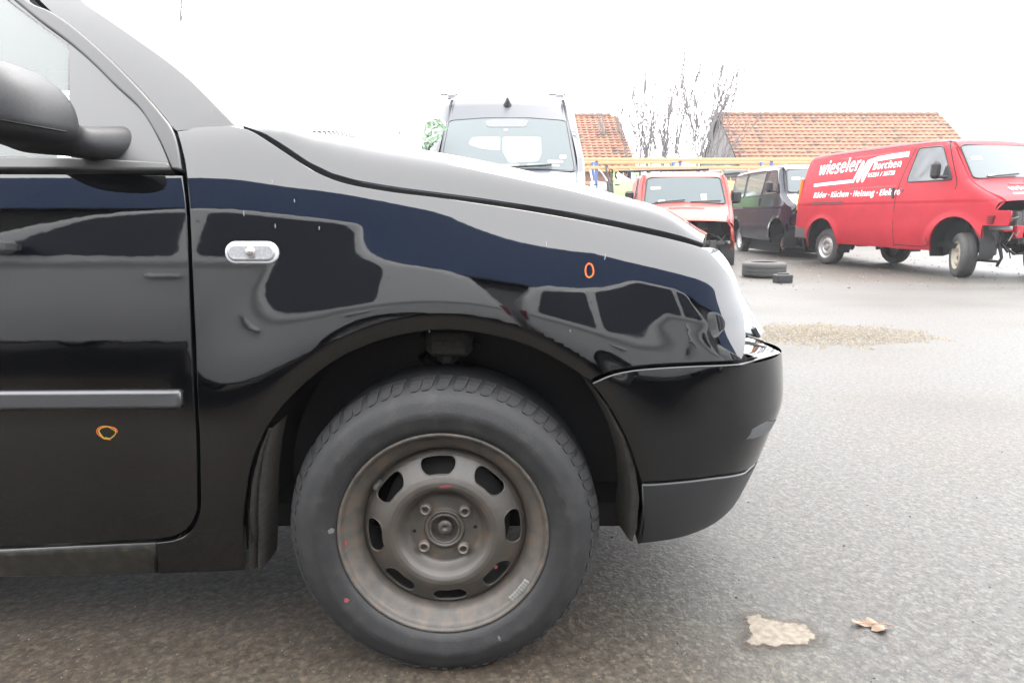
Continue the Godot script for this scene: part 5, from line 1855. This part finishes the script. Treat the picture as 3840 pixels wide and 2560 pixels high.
func yard() -> void:
	# ground: one sheet, finer and gently uneven near the camera
	var fn := FastNoiseLite.new()
	fn.seed = 11
	fn.frequency = 0.45
	fn.fractal_octaves = 4
	var fw := FastNoiseLite.new()
	fw.seed = 5
	fw.frequency = 0.09
	fw.fractal_octaves = 3
	var g := MB.new()
	g.tinted = true
	var xs := []
	var zs := []
	for i in 3:
		xs.append([-260.0, -90.0, -30.0][i])
	var x := -10.0
	while x < 14.0:
		xs.append(x)
		x += 0.14 if absf(x - 1.5) < 4.5 else 0.4
	xs.append_array([30.0, 90.0, 260.0])
	zs = [260.0, 80.0, 30.0, 16.0, 9.0, 6.0, 4.0, 3.0, 2.2]
	var z := 1.6
	while z > -24.0:
		zs.append(z)
		z -= 0.10 if z > -4.0 else (0.16 if z > -12.0 else 0.5)
	zs.append_array([-28.0, -34.0, -45.0, -80.0, -260.0])
	for zi in zs.size():
		for xi in xs.size():
			var px: float = xs[xi]
			var pz: float = zs[zi]
			var w := 0.6 * fn.get_noise_2d(px, pz * 0.8) + 0.6 * fn.get_noise_2d(px * 0.45 + 40.0, pz * 2.2)
			var b := fw.get_noise_2d(px * 1.6, pz)
			var h := 0.0
			var far := sstep(-8.2, -10.5, pz + 0.12 * px + 0.5 * b)      # the loose gravelly ground under the vans
			g.tint = Color(1, 1, 1) * (1.0 + 0.55 * w + 0.6 * b) * Color(1.10, 1.06, 1.0)
			g.tint = g.tint.lerp(Color(0.66, 0.58, 0.50) * (1.0 + 0.35 * w), far * 0.85)
			var edge_d := absf(pz + 8.15 + 0.10 * px + 0.3 * b)          # the ragged edge where the asphalt was cut
			g.tint = g.tint.lerp(Color(0.62, 0.60, 0.58), exp(-edge_d * edge_d * 40.0) * 0.5)
			var near := sstep(-2.3, -1.2, pz) * sstep(1.0, -0.1, px)                            # browner, dirtier surface nearer the photographer
			g.tint = g.tint.lerp(Color(0.98, 0.80, 0.63) * (1.0 + 0.6 * w), near * 0.95)
			g.tint.a = 1.0
			g.add(Vector3(px, h, pz), Vector3.UP)
	for zi in zs.size() - 1:
		for xi in xs.size() - 1:
			var a: int = xi + zi * xs.size()
			g.quad(a, a + 1, a + xs.size() + 1, a + xs.size())
	struct("ground", g, M.asphalt)
	# loose chippings lying on it
	var chip := MB.new()
	chip.face([Vector3(-.6, 0, -.5), Vector3(.6, 0, -.6), Vector3(0, .75, 0)], Vector3(0, .5, -.8))
	chip.face([Vector3(.6, 0, -.6), Vector3(.5, 0, .6), Vector3(0, .75, 0)], Vector3(.8, .5, 0))
	chip.face([Vector3(.5, 0, .6), Vector3(-.6, 0, .5), Vector3(0, .75, 0)], Vector3(0, .5, .8))
	chip.face([Vector3(-.6, 0, .5), Vector3(-.6, 0, -.5), Vector3(0, .75, 0)], Vector3(-.8, .5, 0))
	var cm := chip.build()
	scatter("loose_chippings", cm, M.chip, 26000, func() -> Array:
		var zz := -0.62 - 6.5 * pow(rng.randf(), 1.8)
		var xx := rng.randf_range(-1.6, 1.6) * (0.7 - zz * 0.55) + 0.2
		return [Vector3(xx, -0.0006, zz), rng.randf_range(0.0012, 0.0036) * (1.0 - zz * 0.06)], [Color(.14, .13, .12), Color(.07, .07, .07), Color(.20, .19, .17)])
	scatter("dark_grit", cm, M.chip, 240, func() -> Array:
		var zz := -0.8 - 4.0 * rng.randf()
		return [Vector3(rng.randf_range(0.1, 2.6) * (0.6 - zz * 0.4), 0.0, zz), rng.randf_range(0.002, 0.0052)], [Color(.03, .03, .03), Color(.05, .045, .04)])
	# heap of old leaves and gravel in front of the black car
	var fr := FastNoiseLite.new()
	fr.seed = 3
	fr.frequency = 1.3
	scatter("gravel_patch", cm, M.chip, 7000, func() -> Array:
		for k in 30:
			var a := rng.randf() * TAU
			var r := pow(rng.randf(), 0.6)
			var p := Vector3(2.36 + cos(a) * r * 1.04, 0.0, -5.28 + sin(a) * r * 0.66)
			if r < 0.80 + 0.35 * fr.get_noise_2d(p.x * 2.0, p.z * 2.0):
				return [p + Vector3(0, 0.02 * maxf(0.0, 0.8 - r) * rng.randf(), 0), rng.randf_range(0.004, 0.010)]
		return [Vector3(2.36, 0, -5.3), 0.01], [Color(.25, .205, .15), Color(.21, .175, .125), Color(.28, .24, .18), Color(.16, .135, .10)])
	scatter("yard_debris", cm, M.chip, 700, func() -> Array:
		return [Vector3(rng.randf_range(2.4, 9.0), 0.0, rng.randf_range(-16.0, -8.4)), rng.randf_range(0.006, 0.03)], [Color(.14, .12, .10), Color(.08, .07, .06), Color(.20, .18, .16), Color(.16, .11, .07)])
	# pale dry patch on the asphalt, fading out through a brown rim
	var pp: PackedVector2Array = PackedVector2Array([Vector2(0.4834, 1.3335), Vector2(0.5076, 1.3907), Vector2(0.5148, 1.4418), Vector2(0.5485, 1.4561), Vector2(0.5616, 1.4383), Vector2(0.5902, 1.4176), Vector2(0.6361, 1.4141), Vector2(0.6363, 1.3874), Vector2(0.6475, 1.3744), Vector2(0.6191, 1.3458), Vector2(0.5585, 1.3335)])
	var pm := MB.new()
	pm.tinted = true
	var fp := FastNoiseLite.new()
	fp.seed = 17
	fp.frequency = 28.0
	fp.fractal_octaves = 4
	var gx := 70
	var gz := 46
	for j in gz + 1:
		for i in gx + 1:
			var q := Vector2(lerpf(0.45, 0.74, float(i) / gx), lerpf(1.28, 1.47, float(j) / gz))
			var d := 9.0
			for k in pp.size():
				d = minf(d, Geometry2D.get_closest_point_to_segment(q, pp[k], pp[(k + 1) % pp.size()]).distance_to(q))
			if Geometry2D.is_point_in_polygon(q, pp):
				d = -d
			d += fp.get_noise_2d(q.x, q.y) * 0.012
			var inside := sstep(0.004, -0.006, d)
			pm.tint = Color(.046, .038, .031).lerp(Color(.108, .094, .077) * (1.0 + 0.5 * fp.get_noise_2d(q.y * 2.0, q.x * 2.0)), inside)
			pm.tint.a = maxf(inside, 0.35 * sstep(0.03, 0.0, d))
			pm.add(Vector3(q.x, 0.003, -q.y), Vector3.UP)
	for j in gz:
		for i in gx:
			var k := i + j * (gx + 1)
			pm.quad(k, k + 1, k + gx + 2, k + gx + 1)
	struct("pale_patch", pm, M.patch)
	# the photographed things
	loose_tyre(Vector3(3.68, 0, -10.4), 0.31)
	var bl := thing("black_block", "small black rubber block beside the loose tyre", "block", Vector3(3.62, 0, -9.5), 0.2)
	var mb := MB.new()
	mb.box(Vector3(0, .055, 0), Vector3(.22, .11, .15), Basis.IDENTITY, .012)
	part(bl, "block_body", mb, M.rubber)
	mb = MB.new()
	mb.box(Vector3(0, .118, 0), Vector3(.16, .02, .05), Basis.IDENTITY, .006)
	part(bl, "block_rib", mb, M.rubber)
	dead_leaf(Vector3(0.775, 0.0, -1.405))
	transporter("red_van", "red panel van with white wieseler lettering along its side and no front bumper", Vector3(6.56, 0, -13.37), atan2(-0.975, 0.222), M.red, {"writing": true, "steer": -0.5, "rusty": true, "amber": true})
	transporter("dark_van", "dark blue windowed van with its front wheel missing, left of the lettered van", Vector3(6.62, -0.03, -18.3), atan2(-0.9998, -0.02), M.navy, {"windows": true, "low": true, "wheels": [1, 1, 2, 2], "dark": M.rubber, "frame": M.engine, "one_mirror": true})
	transporter("red_van", "red van seen head-on with its nose stripped, half hidden by the black hood", Vector3(3.56, -0.30, -16.4), atan2(-0.993, -0.12), M.red_faded, {"wheels": [0, 0, 2, 2], "frame": M.engine}, 0.0)
	high_van(Vector3(-0.06, 0, -9.0), -PI / 2)
	# roof rack with a pole on the head-on red van
	var rk := thing("ladder_rack", "dark roof bar lying across the head-on red van", "roof rack", Vector3(3.1, 1.72, -14.9))
	mb = MB.new()
	mb.tube([Vector3(-.92, .05, 0), Vector3(.92, .09, 0)], .025, 8)
	part(rk, "cross_bar", mb, M.rubber)
	for xx in [-.7, .7]:
		mb = MB.new()
		mb.box(Vector3(xx, .0, 0), Vector3(.08, .14, .06), Basis.IDENTITY, .01)
		part(rk, "rack_foot", mb, M.rubber)
	# green sheet of plastic hanging at the left of the tall van
	var tp := thing("plastic_sheet", "pale green plastic sheet crumpled over the tall van's mirror", "sheet", Vector3(-1.02, 1.28, -9.2))
	mb = MB.new()
	var fs := FastNoiseLite.new()
	fs.seed = 8
	fs.frequency = 3.2
	for j in 31:
		for i in 13:
			var u := i / 12.0
			var v := j / 30.0
			var q := Vector3(-.10 + u * (.20 + .10 * sin(v * 9.0)), .95 * v - .15, .05)
			mb.add(q + Vector3(fs.get_noise_2d(v * 3.0, u) * .10, 0, fs.get_noise_2d(u * 2.0, v * 2.5) * .22), Vector3.ZERO)
	smooth_grid(mb, 13, 31, Vector3(0, 0, 1))
	part(tp, "sheet_folds", mb, M.green_sheet)
	# pallet racking with orange beams
	var rack := thing("pallet_rack", "long storage rack with orange beams and blue posts behind the vans", "storage rack", Vector3(5.5, 0, -24.3))
	for lv in [2.72, 2.46, 2.02]:
		for zz in [0.0, -1.1]:
			mb = MB.new()
			if lv == 2.02 and zz == 0.0:
				continue
			mb.box(Vector3(1.2, lv if zz == 0.0 else lv - .02, zz), Vector3(13.6, .10, .05), Basis.IDENTITY, .012)
			part(rack, "beam", mb, M.orange)
	for px in [-5.5, -2.68, .1, 3.15, 6.1, 7.9]:
		for zz in [-.06, -1.04]:
			mb = MB.new()
			mb.box(Vector3(px, 1.36, zz), Vector3(.10, 2.72, .08), Basis.IDENTITY, .006)
			part(rack, "post", mb, M.rack_blue)
		for k in 3:
			mb = MB.new()
			var a := Vector3(px, .3 + k * .8, -.06 if k % 2 == 0 else -1.04)
			var b := Vector3(px, 1.1 + k * .8, -1.04 if k % 2 == 0 else -.06)
			mb.tube([a, b], .018, 5)
			part(rack, "brace", mb, M.rack_blue)
	for lv in [.5, 1.35]:
		mb = MB.new()
		mb.box(Vector3(1.2, lv, -.55), Vector3(13.4, .04, 1.0))
		part(rack, "shelf", mb, M.grey_metal)
	car_door("car_door", "yellow car door standing on the rack behind the stripped vans", Vector3(7.55, 1.40, -24.5), 0.5, -0.15, M.yellow)
	car_door("car_door", "cream car door leaning on the rack behind the head-on red van's roof", Vector3(6.75, 1.37, -24.7), 0.3, -0.2, M.cream)
	car_door("car_door", "black car door at the left end of the rack", Vector3(3.45, 1.37, -24.5), 1.1, -0.1, M.rubber)
	car_door("car_door", "white car door at the left end of the rack beside a blue post", Vector3(3.05, 1.37, -24.6), 0.9, -0.15, M.white)
	car_door("car_door", "pale green car door leaning under the orange beam by the head-on van", Vector3(3.95, 1.37, -24.45), 0.1, -0.1, M.lime)
	car_door("car_door", "silver car door behind the dark van's roof", Vector3(8.55, 1.37, -24.6), 0.2, -0.15, M.silver)
	car_door("car_door", "white car door standing on the rack above the head-on red van", Vector3(6.05, 1.50, -24.5), -0.2, -0.15, M.white)
	car_door("car_door", "grey car door beside the blue post right of the yellow door", Vector3(9.45, 1.45, -24.55), 0.6, -0.12, M.grey_metal)
	spare_bumper("spare_bumper", "grey bumper laid above the yellow door under the orange beam", Vector3(7.3, 2.28, -24.5), Vector3(0.0, 0.1, 0.1), 1.4, M.grey_metal)
	spare_bumper("spare_bumper", "cream bumper lying on the rack beside the cream door", Vector3(5.4, 1.75, -24.5), Vector3(0.2, 0.2, 0.35), 1.5, M.cream)
	spare_bumper("spare_bumper", "white bumper tilted on the rack above the white door", Vector3(4.1, 1.85, -24.6), Vector3(0.1, -0.2, -0.5), 1.4, M.white)
	spare_bumper("spare_bumper", "pale yellow bumper propped against the rack's right end", Vector3(10.1, 2.0, -24.5), Vector3(0.0, 0.3, 0.25), 1.6, M.cream)
	spare_bumper("spare_bumper", "cream bumper under the top beam right of the yellow door", Vector3(9.2, 2.15, -24.7), Vector3(0.0, 0.0, -0.12), 1.3, M.white)
	# houses beyond
	house("brick_barn", "long low house with orange tiled roof and grey boarded gable", 9.75, 20.3, -35.0, 3.8, 5.57, 2.9, M.brick, M.boards)
	house("tiled_house", "house with orange tiled roof behind the tall grey van", -3.0, 4.95, -34.5, 5.6, 5.45, 2.7, M.brick, M.boards)
	# bare trees
	tree("bare_tree", "many-stemmed bare tree between the two tiled roofs", Vector3(7.1, 0, -31.5), 7.4, 0.0, 21, 0.34, 0.050, "", 9, 0.0200, 2)
	tree("bare_tree", "slim bare sapling in front of the left tiled roof", Vector3(4.6, 0, -29.5), 5.6, 0.05, 5, 0.32, 0.045, "", 2, 0.017, 1)
	tree("bare_tree", "thin bare tree at the left tiled roof's right edge", Vector3(5.75, 0, -30.5), 5.4, 0.05, 9, 0.32, 0.045, "", 2, 0.017, 1)
	tree("bare_tree", "bare bush left of the tall grey van", Vector3(-4.2, 0, -27.0), 5.2, 0.0, 14, 0.4, 0.05, "", 5, 0.017, 1)
	tree("bare_tree", "bare tree rising behind the long tiled roof", Vector3(19.6, 0, -40.0), 9.0, 0.0, 31, 0.45, 0.06, "", 3, 0.021, 1)
	tree("bare_tree", "tall bare tree whose twigs show high above the black hood", Vector3(-13.0, 0, -26.0), 13.0, 0.0, 44, 0.45, 0.10, "", 2, 0.016, 2)
	# behind the photographer: silver cars and a workshop hall, mirrored in the black paint
	var e1 := estate("silver_estate", "silver estate car with three side windows opposite the black car's front wing", Vector3(1.15, 0, 2.35), 0.0)
	estate("silver_estate", "silver estate car with a blank rear quarter opposite the black car's door", Vector3(-0.79, 0, 2.3), PI, false)
	copy_of(e1, "silver_estate", Vector3(6.9, 0, 2.6), 0.1, "silver estate car standing ahead of the other two, opposite the black car's nose", "silver estate cars parked opposite the black car")
	hall()


func hall() -> void:
	var t := thing("workshop_hall", "long workshop hall with dark blue corrugated fascia opposite the black car", "hall", Vector3(0, 0, 11.5))
	var mb := MB.new()
	mb.box(Vector3(2, 2.1, 4.0), Vector3(60, 4.2, 8.0))
	part(t, "wall", mb, M.hall_wall)
	mb = MB.new()
	for i in 240:
		mb.box(Vector3(-28 + i * .25, 6.15, -.003), Vector3(.16, 4.3, .008), Basis.IDENTITY, .03)
	mb.box(Vector3(2, 6.15, .1), Vector3(60, 4.24, .2))
	var fa := part(t, "fascia_ribs", mb, M.hall_blue)
	fa.set_meta("kind", "stuff")
	mb = MB.new()
	mb.box(Vector3(2, 4.1, -.35), Vector3(60, .14, .7), Basis.IDENTITY, .02)
	part(t, "gutter", mb, M.under)
	for i in 7:
		mb = MB.new()
		mb.box(Vector3(-19 + i * 7.0, 1.75, -.04), Vector3(3.6, 3.5, .1))
		part(t, "roller_door", mb, M.grey_metal)


func smooth_grid(mb: MB, nx: int, ny: int, towards: Vector3) -> void:
	for j in ny:
		for i in nx:
			var a := mb.v[mini(i + 1, nx - 1) + j * nx] - mb.v[maxi(i - 1, 0) + j * nx]
			var b := mb.v[i + mini(j + 1, ny - 1) * nx] - mb.v[i + maxi(j - 1, 0) * nx]
			var n := a.cross(b).normalized()
			mb.n[i + j * nx] = n if n.dot(towards) > 0 else -n
	for j in ny - 1:
		for i in nx - 1:
			var a := i + j * nx
			mb.quad(a, a + 1, a + nx + 1, a + nx)


func scatter(called: String, mesh: ArrayMesh, m: Material, n: int, where: Callable, cols: Array) -> void:
	var mm := MultiMesh.new()
	mm.transform_format = MultiMesh.TRANSFORM_3D
	mm.use_colors = true
	mm.mesh = mesh
	mm.instance_count = n
	for i in n:
		var q: Array = where.call()
		var b := Basis(Vector3.UP, rng.randf() * TAU).scaled(Vector3(1, rng.randf_range(0.5, 1.1), rng.randf_range(0.6, 1.2)) * q[1])
		mm.set_instance_transform(i, Transform3D(b, q[0]))
		var c: Color = cols[rng.randi() % cols.size()] * rng.randf_range(0.75, 1.2)
		c.a = 1.0
		mm.set_instance_color(i, c)
	var o := MultiMeshInstance3D.new()
	o.name = called
	o.multimesh = mm
	o.material_override = m
	add_child(o)
	o.set_meta("kind", "stuff")
	o.set_meta("label", {"loose_chippings": "fine grey chippings loose on the asphalt around the wheel", "dark_grit": "dark specks of grit on the asphalt", "gravel_patch": "beige patch of gravel and old leaves ahead of the black car", "yard_debris": "small stones and debris under the vans"}[called])
	o.set_meta("category", {"loose_chippings": "chippings", "dark_grit": "grit", "gravel_patch": "gravel", "yard_debris": "debris"}[called])


func materials() -> void:
	M.paint = mat(.0022, .0024, .003, .03, .56)
	M.paint.normal_enabled = true
	M.paint.normal_texture = noise_tex(512, .02, [], FastNoiseLite.TYPE_SIMPLEX_SMOOTH, 3, 71, 6.0)
	M.paint.normal_scale = 0.006
	tri_map(M.paint, 1.6)
	M.sill = mat(.02, .019, .017, .35, .5, 0.0, .3)
	worn(M.sill, 2.5, [[0.0, lin(.006, .006, .006)], [0.45, lin(.014, .014, .013)], [1.0, lin(.11, .092, .068)]], .02, 4)
	M.plastic = mat(.016, .0165, .018, .42, .5)
	M.strip = mat(.03, .031, .034, .38, .6)
	M.seal = mat(.035, .034, .032, .36, .5)
	M.trim = mat(.02, .02, .02, .45, .5)
	M.sail = mat(.018, .018, .019, .30, .55)
	M.mirror = worn(mat(.03, .03, .03, .5, .36), 6.0, [[0.0, lin(.016, .016, .018)], [1.0, lin(.030, .030, .032)]], .05, 6, 4.0, .25, .35)
	M.under = mat(.006, .006, .006, .8, .3)
	M.liner = mat(.008, .008, .008, .7, .4)
	M.dirty = worn(mat(.05, .045, .04, .85, .3), 5.0, [[0.0, lin(.010, .009, .008)], [0.5, lin(.024, .022, .019)], [1.0, lin(.05, .044, .036)]], .03, 7)
	M.cabin = mat(.02, .02, .022, .8, .4)
	M.cabin_pale = mat(.14, .14, .135, .9)
	M.lens = glass(.7, .75, .8, .62)
	M.chrome = mat(.8, .82, .85, .12, .5, 1.0)
	M.marker_rim = mat(.60, .60, .61, .2, .4)
	M.marker = worn(mat(.6, .62, .66, .08, .6, 0.0, .5), 14.0, [[0.0, lin(.30, .30, .31)], [0.5, lin(.36, .36, .37)], [1.0, lin(.46, .46, .46)]], .02, 12)
	M.marker_dark = mat(.20, .16, .14, .4)
	M.pane = glass(.55, .66, .62, .14)
	M.black_hole = mat(.004, .004, .004, .6, .3)
	M.shadow_gap = mat(.01, .008, .008, .7, .3)
	M.crayon = mat(.80, .16, .03, .7, .3)
	M.crayon_two = mat(.62, .22, .04, .7, .3)
	M.crayon_yellow = mat(.45, .36, .05, .7, .3)
	M.scrape = worn(mat(.12, .12, .12, .6), 30.0, [[0.0, lin(.045, .047, .05)], [1.0, lin(.13, .135, .14)]], .04, 5)
	M.speck = mat(.22, .23, .25, .6)
	# wheel
	M.tyre = worn(mat(.03, .03, .032, .62, .42), 3.0, [[0.0, lin(.010, .010, .0108)], [0.55, lin(.018, .0182, .019)], [1.0, lin(.044, .040, .035)]], .012, 2, 3.0, .2, .25)
	M.tread = worn(mat(.03, .03, .03, .7, .42), 3.0, [[0.0, lin(.012, .012, .013)], [0.6, lin(.022, .022, .022)], [1.0, lin(.055, .051, .046)]], .012, 22)
	M.tyre_far = worn(mat(.05, .05, .05, .8, .4), 1.5, [[0.0, lin(.035, .034, .034)], [1.0, lin(.075, .072, .068)]], .02, 23)
	M.rim = worn(mat(.06, .05, .04, .55, .5), 4.5, [[0.0, lin(.030, .027, .022)], [0.42, lin(.062, .055, .046)], [0.60, lin(.082, .068, .054)], [0.75, lin(.105, .074, .053)], [1.0, lin(.12, .074, .05)]], .012, 31, 3.0, .12, .4)
	M.steel = worn(mat(.05, .047, .042, .48, .5), 4.0, [[0.0, lin(.036, .032, .027)], [0.55, lin(.055, .047, .038)], [0.74, lin(.070, .053, .038)], [0.88, lin(.13, .055, .028)], [1.0, lin(.17, .075, .04)]], .010, 33, 3.0, .15, .25)
	M.hub = worn(mat(.05, .045, .04, .5), 12.0, [[0.0, lin(.02, .018, .016)], [0.6, lin(.06, .052, .045)], [1.0, lin(.12, .085, .06)]], .02, 34)
	M.bolt = worn(mat(.1, .09, .08, .5), 20.0, [[0.0, lin(.06, .052, .045)], [1.0, lin(.16, .13, .105)]], .02, 35)
	M.drum = worn(mat(.02, .018, .015, .7), 5.0, [[0.0, lin(.006, .006, .006)], [1.0, lin(.03, .022, .017)]], .02, 36)
	M.valve = mat(.05, .048, .045, .6)
	M.lead = worn(mat(.25, .24, .22, .55), 30.0, [[0.0, lin(.10, .10, .095)], [1.0, lin(.34, .33, .31)]], .03, 37)
	M.scuff = mat(.13, .13, .13, .8, .3)
	M.red_dab = mat(.24, .05, .06, .7, .3)
	# other vehicles
	M.red = worn(mat(.45, .02, .03, .55, .25), .6, [[0.0, lin(.32, .016, .026)], [1.0, lin(.40, .024, .036)]], .006, 41)
	M.red_faded = worn(mat(.45, .05, .045, .5, .34), .6, [[0.0, lin(.42, .045, .04)], [1.0, lin(.52, .075, .06)]], .006, 141)
	M.red_dark = mat(.16, .006, .014, .5)
	M.navy = worn(mat(.02, .02, .03, .12, .36), .8, [[0.0, lin(.008, .009, .017)], [0.75, lin(.012, .012, .022)], [1.0, lin(.04, .036, .036)]], .01, 42)
	M.grey_paint = mat(.062, .066, .078, .4, .4)
	M.silver = mat(.66, .67, .68, .35, .5, .0, .3)
	M.screen_far = mat(.078, .098, .103, .05, .38)
	M.screen_band = mat(.03, .035, .04, .1, .6)
	M.pale_window = mat(.20, .225, .215, .4, .3)
	M.window_far = mat(.05, .057, .062, .04, .5)
	M.window_pale = mat(.13, .16, .15, .06, .5)
	M.window_blue = mat(.012, .018, .036, .05, .42)
	M.rubber = mat(.012, .012, .013, .6, .4)
	M.white = mat(.78, .78, .78, .5)
	M.rail = mat(.16, .13, .13, .35, .5, .5)
	M.engine = worn(mat(.03, .028, .025, .7), 2.5, [[0.0, lin(.006, .006, .006)], [0.6, lin(.03, .028, .026)], [1.0, lin(.12, .10, .08)]], .03, 43)
	M.hose = mat(.10, .095, .085, .6)
	M.rust = worn(mat(.15, .06, .03, .8), 4.0, [[0.0, lin(.07, .03, .018)], [1.0, lin(.20, .09, .05)]], .03, 44)
	M.grey_metal = mat(.20, .20, .20, .5, .5, .2)
	M.grey_plastic = mat(.07, .073, .078, .6)
	M.amber = mat(.55, .20, .035, .2)
	M.tail = mat(.25, .01, .02, .15)
	M.rim_far = worn(mat(.45, .45, .45, .45, .5, .3), 3.0, [[0.0, lin(.20, .18, .16)], [0.5, lin(.42, .41, .40)], [1.0, lin(.5, .5, .5)]], .02, 45)
	M.rim_rusty = worn(mat(.4, .3, .15, .6), 4.0, [[0.0, lin(.16, .10, .07)], [0.5, lin(.34, .30, .22)], [1.0, lin(.44, .43, .40)]], .03, 46)
	# yard
	M.orange = mat(.46, .25, .10, .6)
	M.rack_blue = mat(.05, .10, .26, .5)
	M.yellow = mat(.36, .32, .10, .45)
	M.cream = mat(.40, .37, .28, .6)
	M.lime = mat(.30, .55, .16, .35)
	M.green_sheet = mat(.75, .86, .72, .5)
	M.green_sheet.backlight_enabled = true
	M.green_sheet.backlight = lin(.35, .5, .35)
	M.tile = mat(1, 1, 1, .8, .3)
	M.tile.vertex_color_use_as_albedo = true
	M.ridge = mat(.16, .075, .045, .8)
	M.brick = mat(.22, .11, .07, .85)
	M.boards = worn(mat(.2, .18, .17, .85), .8, [[0.0, lin(.10, .09, .085)], [1.0, lin(.24, .22, .21)]], .02, 47)
	M.bark = mat(.20, .18, .175, .9, .2)
	M.leaf = worn(mat(.3, .16, .08, .7), 30.0, [[0.0, lin(.13, .075, .05)], [0.5, lin(.21, .13, .085)], [1.0, lin(.28, .19, .13)]], .02, 48)
	M.leaf.backlight_enabled = true
	M.leaf.backlight = lin(.3, .16, .08)
	M.stalk = mat(.2, .11, .06, .7)
	M.chip = mat(1, 1, 1, .8, .3)
	M.chip.vertex_color_use_as_albedo = true
	M.patch = mat(1.75, 1.75, 1.75, .85, .3)
	M.patch.albedo_color = Color.WHITE
	M.patch.vertex_color_use_as_albedo = true
	M.patch.transparency = BaseMaterial3D.TRANSPARENCY_ALPHA
	M.crack = mat(.055, .05, .046, .9, .2)
	M.hall_wall = mat(.06, .055, .045, .8)
	M.hall_blue = mat(.05, .12, .30, .5)
	# asphalt: stones of many sizes in binder, with the joints lower than the stones
	var a := StandardMaterial3D.new()
	a.vertex_color_use_as_albedo = true
	var side := 640
	var layers := []
	for q in [[.13, 61], [.24, 62]]:
		var f := FastNoiseLite.new()
		f.seed = q[1]
		f.noise_type = FastNoiseLite.TYPE_CELLULAR
		f.frequency = q[0]
		f.fractal_type = FastNoiseLite.FRACTAL_NONE
		f.cellular_jitter = 1.0
		f.cellular_return_type = FastNoiseLite.RETURN_CELL_VALUE
		layers.append(f.get_seamless_image(side, side, false, false, 0.1, true))
		f.cellular_return_type = FastNoiseLite.RETURN_DISTANCE2_SUB
		layers.append(f.get_seamless_image(side, side, false, false, 0.1, true))
	var fb := FastNoiseLite.new()
	fb.seed = 63
	fb.frequency = 0.035
	fb.fractal_octaves = 5
	fb.fractal_gain = 0.75
	layers.append(fb.get_seamless_image(side, side, false, false, 0.15, true))
	var raw := []
	for im in layers:
		im.convert(Image.FORMAT_L8)
		raw.append(im.get_data())
	var col := Image.create(side, side, false, Image.FORMAT_RGB8)
	var hgt := Image.create(side, side, false, Image.FORMAT_L8)
	for y in side:
		for x in side:
			var i := x + y * side
			var v1: float = raw[0][i] / 255.0
			var e1: float = raw[1][i] / 255.0
			var v2: float = raw[2][i] / 255.0
			var e2: float = raw[3][i] / 255.0
			var b: float = raw[4][i] / 255.0
			var stone := v1 > 0.55
			var v := 0.62 + 0.75 * (v1 - 0.55) if stone else 0.50 + 0.24 * v2
			var joint := sstep(0.0, 0.16, e1 if stone else e2)
			v *= 0.80 + 0.20 * joint
			v *= 0.42 + 1.16 * b
			var c := Color(.098, .0945, .089) * v
			if v2 > 0.90:
				c = c * Color(1.12, 1.0, .9)
			c = (c * BASE).linear_to_srgb()
			c.a = 1.0
			col.set_pixel(x, y, c)
			hgt.set_pixel(x, y, Color(1, 1, 1) * clampf((0.35 + 0.5 * v1 if stone else 0.2 + 0.3 * v2) * (0.4 + 0.6 * joint) + 0.15 * b, 0.0, 1.0))
	a.albedo_texture = ImageTexture.create_from_image(col)
	tri_map(a, 1.35, true)
	a.normal_enabled = true
	hgt.bump_map_to_normal_map(1.6)
	a.normal_texture = ImageTexture.create_from_image(hgt)
	a.normal_scale = 0.7
	a.roughness = 0.6
	a.metallic_specular = 0.28
	M.asphalt = a


func _ready() -> void:
	rng.seed = 7
	var cam := Camera3D.new()
	cam.name = "camera"
	cam.position = Vector3(0, 0.875, 0)
	cam.rotation_degrees = Vector3(-10, 0, 0)
	cam.fov = 51.28
	cam.near = 0.05
	cam.far = 600.0
	add_child(cam)
	var we := WorldEnvironment.new()
	we.name = "world_environment"
	var env := Environment.new()
	env.background_mode = Environment.BG_SKY
	var sk := ProceduralSkyMaterial.new()
	sk.sky_top_color = Color(0.985, 0.985, 0.99)
	sk.sky_horizon_color = Color(0.96, 0.975, 1.0)
	sk.sky_curve = 0.2
	sk.sky_energy_multiplier = 1.0
	sk.ground_bottom_color = Color(0.3, 0.3, 0.3)
	sk.ground_horizon_color = Color(0.4, 0.4, 0.4)
	env.sky = Sky.new()
	env.sky.sky_material = sk
	env.tonemap_mode = Environment.TONE_MAPPER_LINEAR
	env.tonemap_exposure = 10.5
	env.sdfgi_enabled = true
	env.ssao_enabled = true
	env.ssil_enabled = true
	env.fog_enabled = true
	env.fog_density = 0.0010
	env.fog_light_color = Color(0.97, 0.98, 1.0)
	we.environment = env
	add_child(we)
	var sun := DirectionalLight3D.new()
	sun.name = "sun"
	sun.light_energy = 0.15
	sun.light_angular_distance = 20.0
	sun.light_color = Color(1.0, 0.98, 0.95)
	sun.sky_mode = DirectionalLight3D.SKY_MODE_LIGHT_ONLY
	sun.shadow_enabled = true
	sun.rotation_degrees = Vector3(-62, 150, 0)
	add_child(sun)
	materials()
	yard()
	black_car()
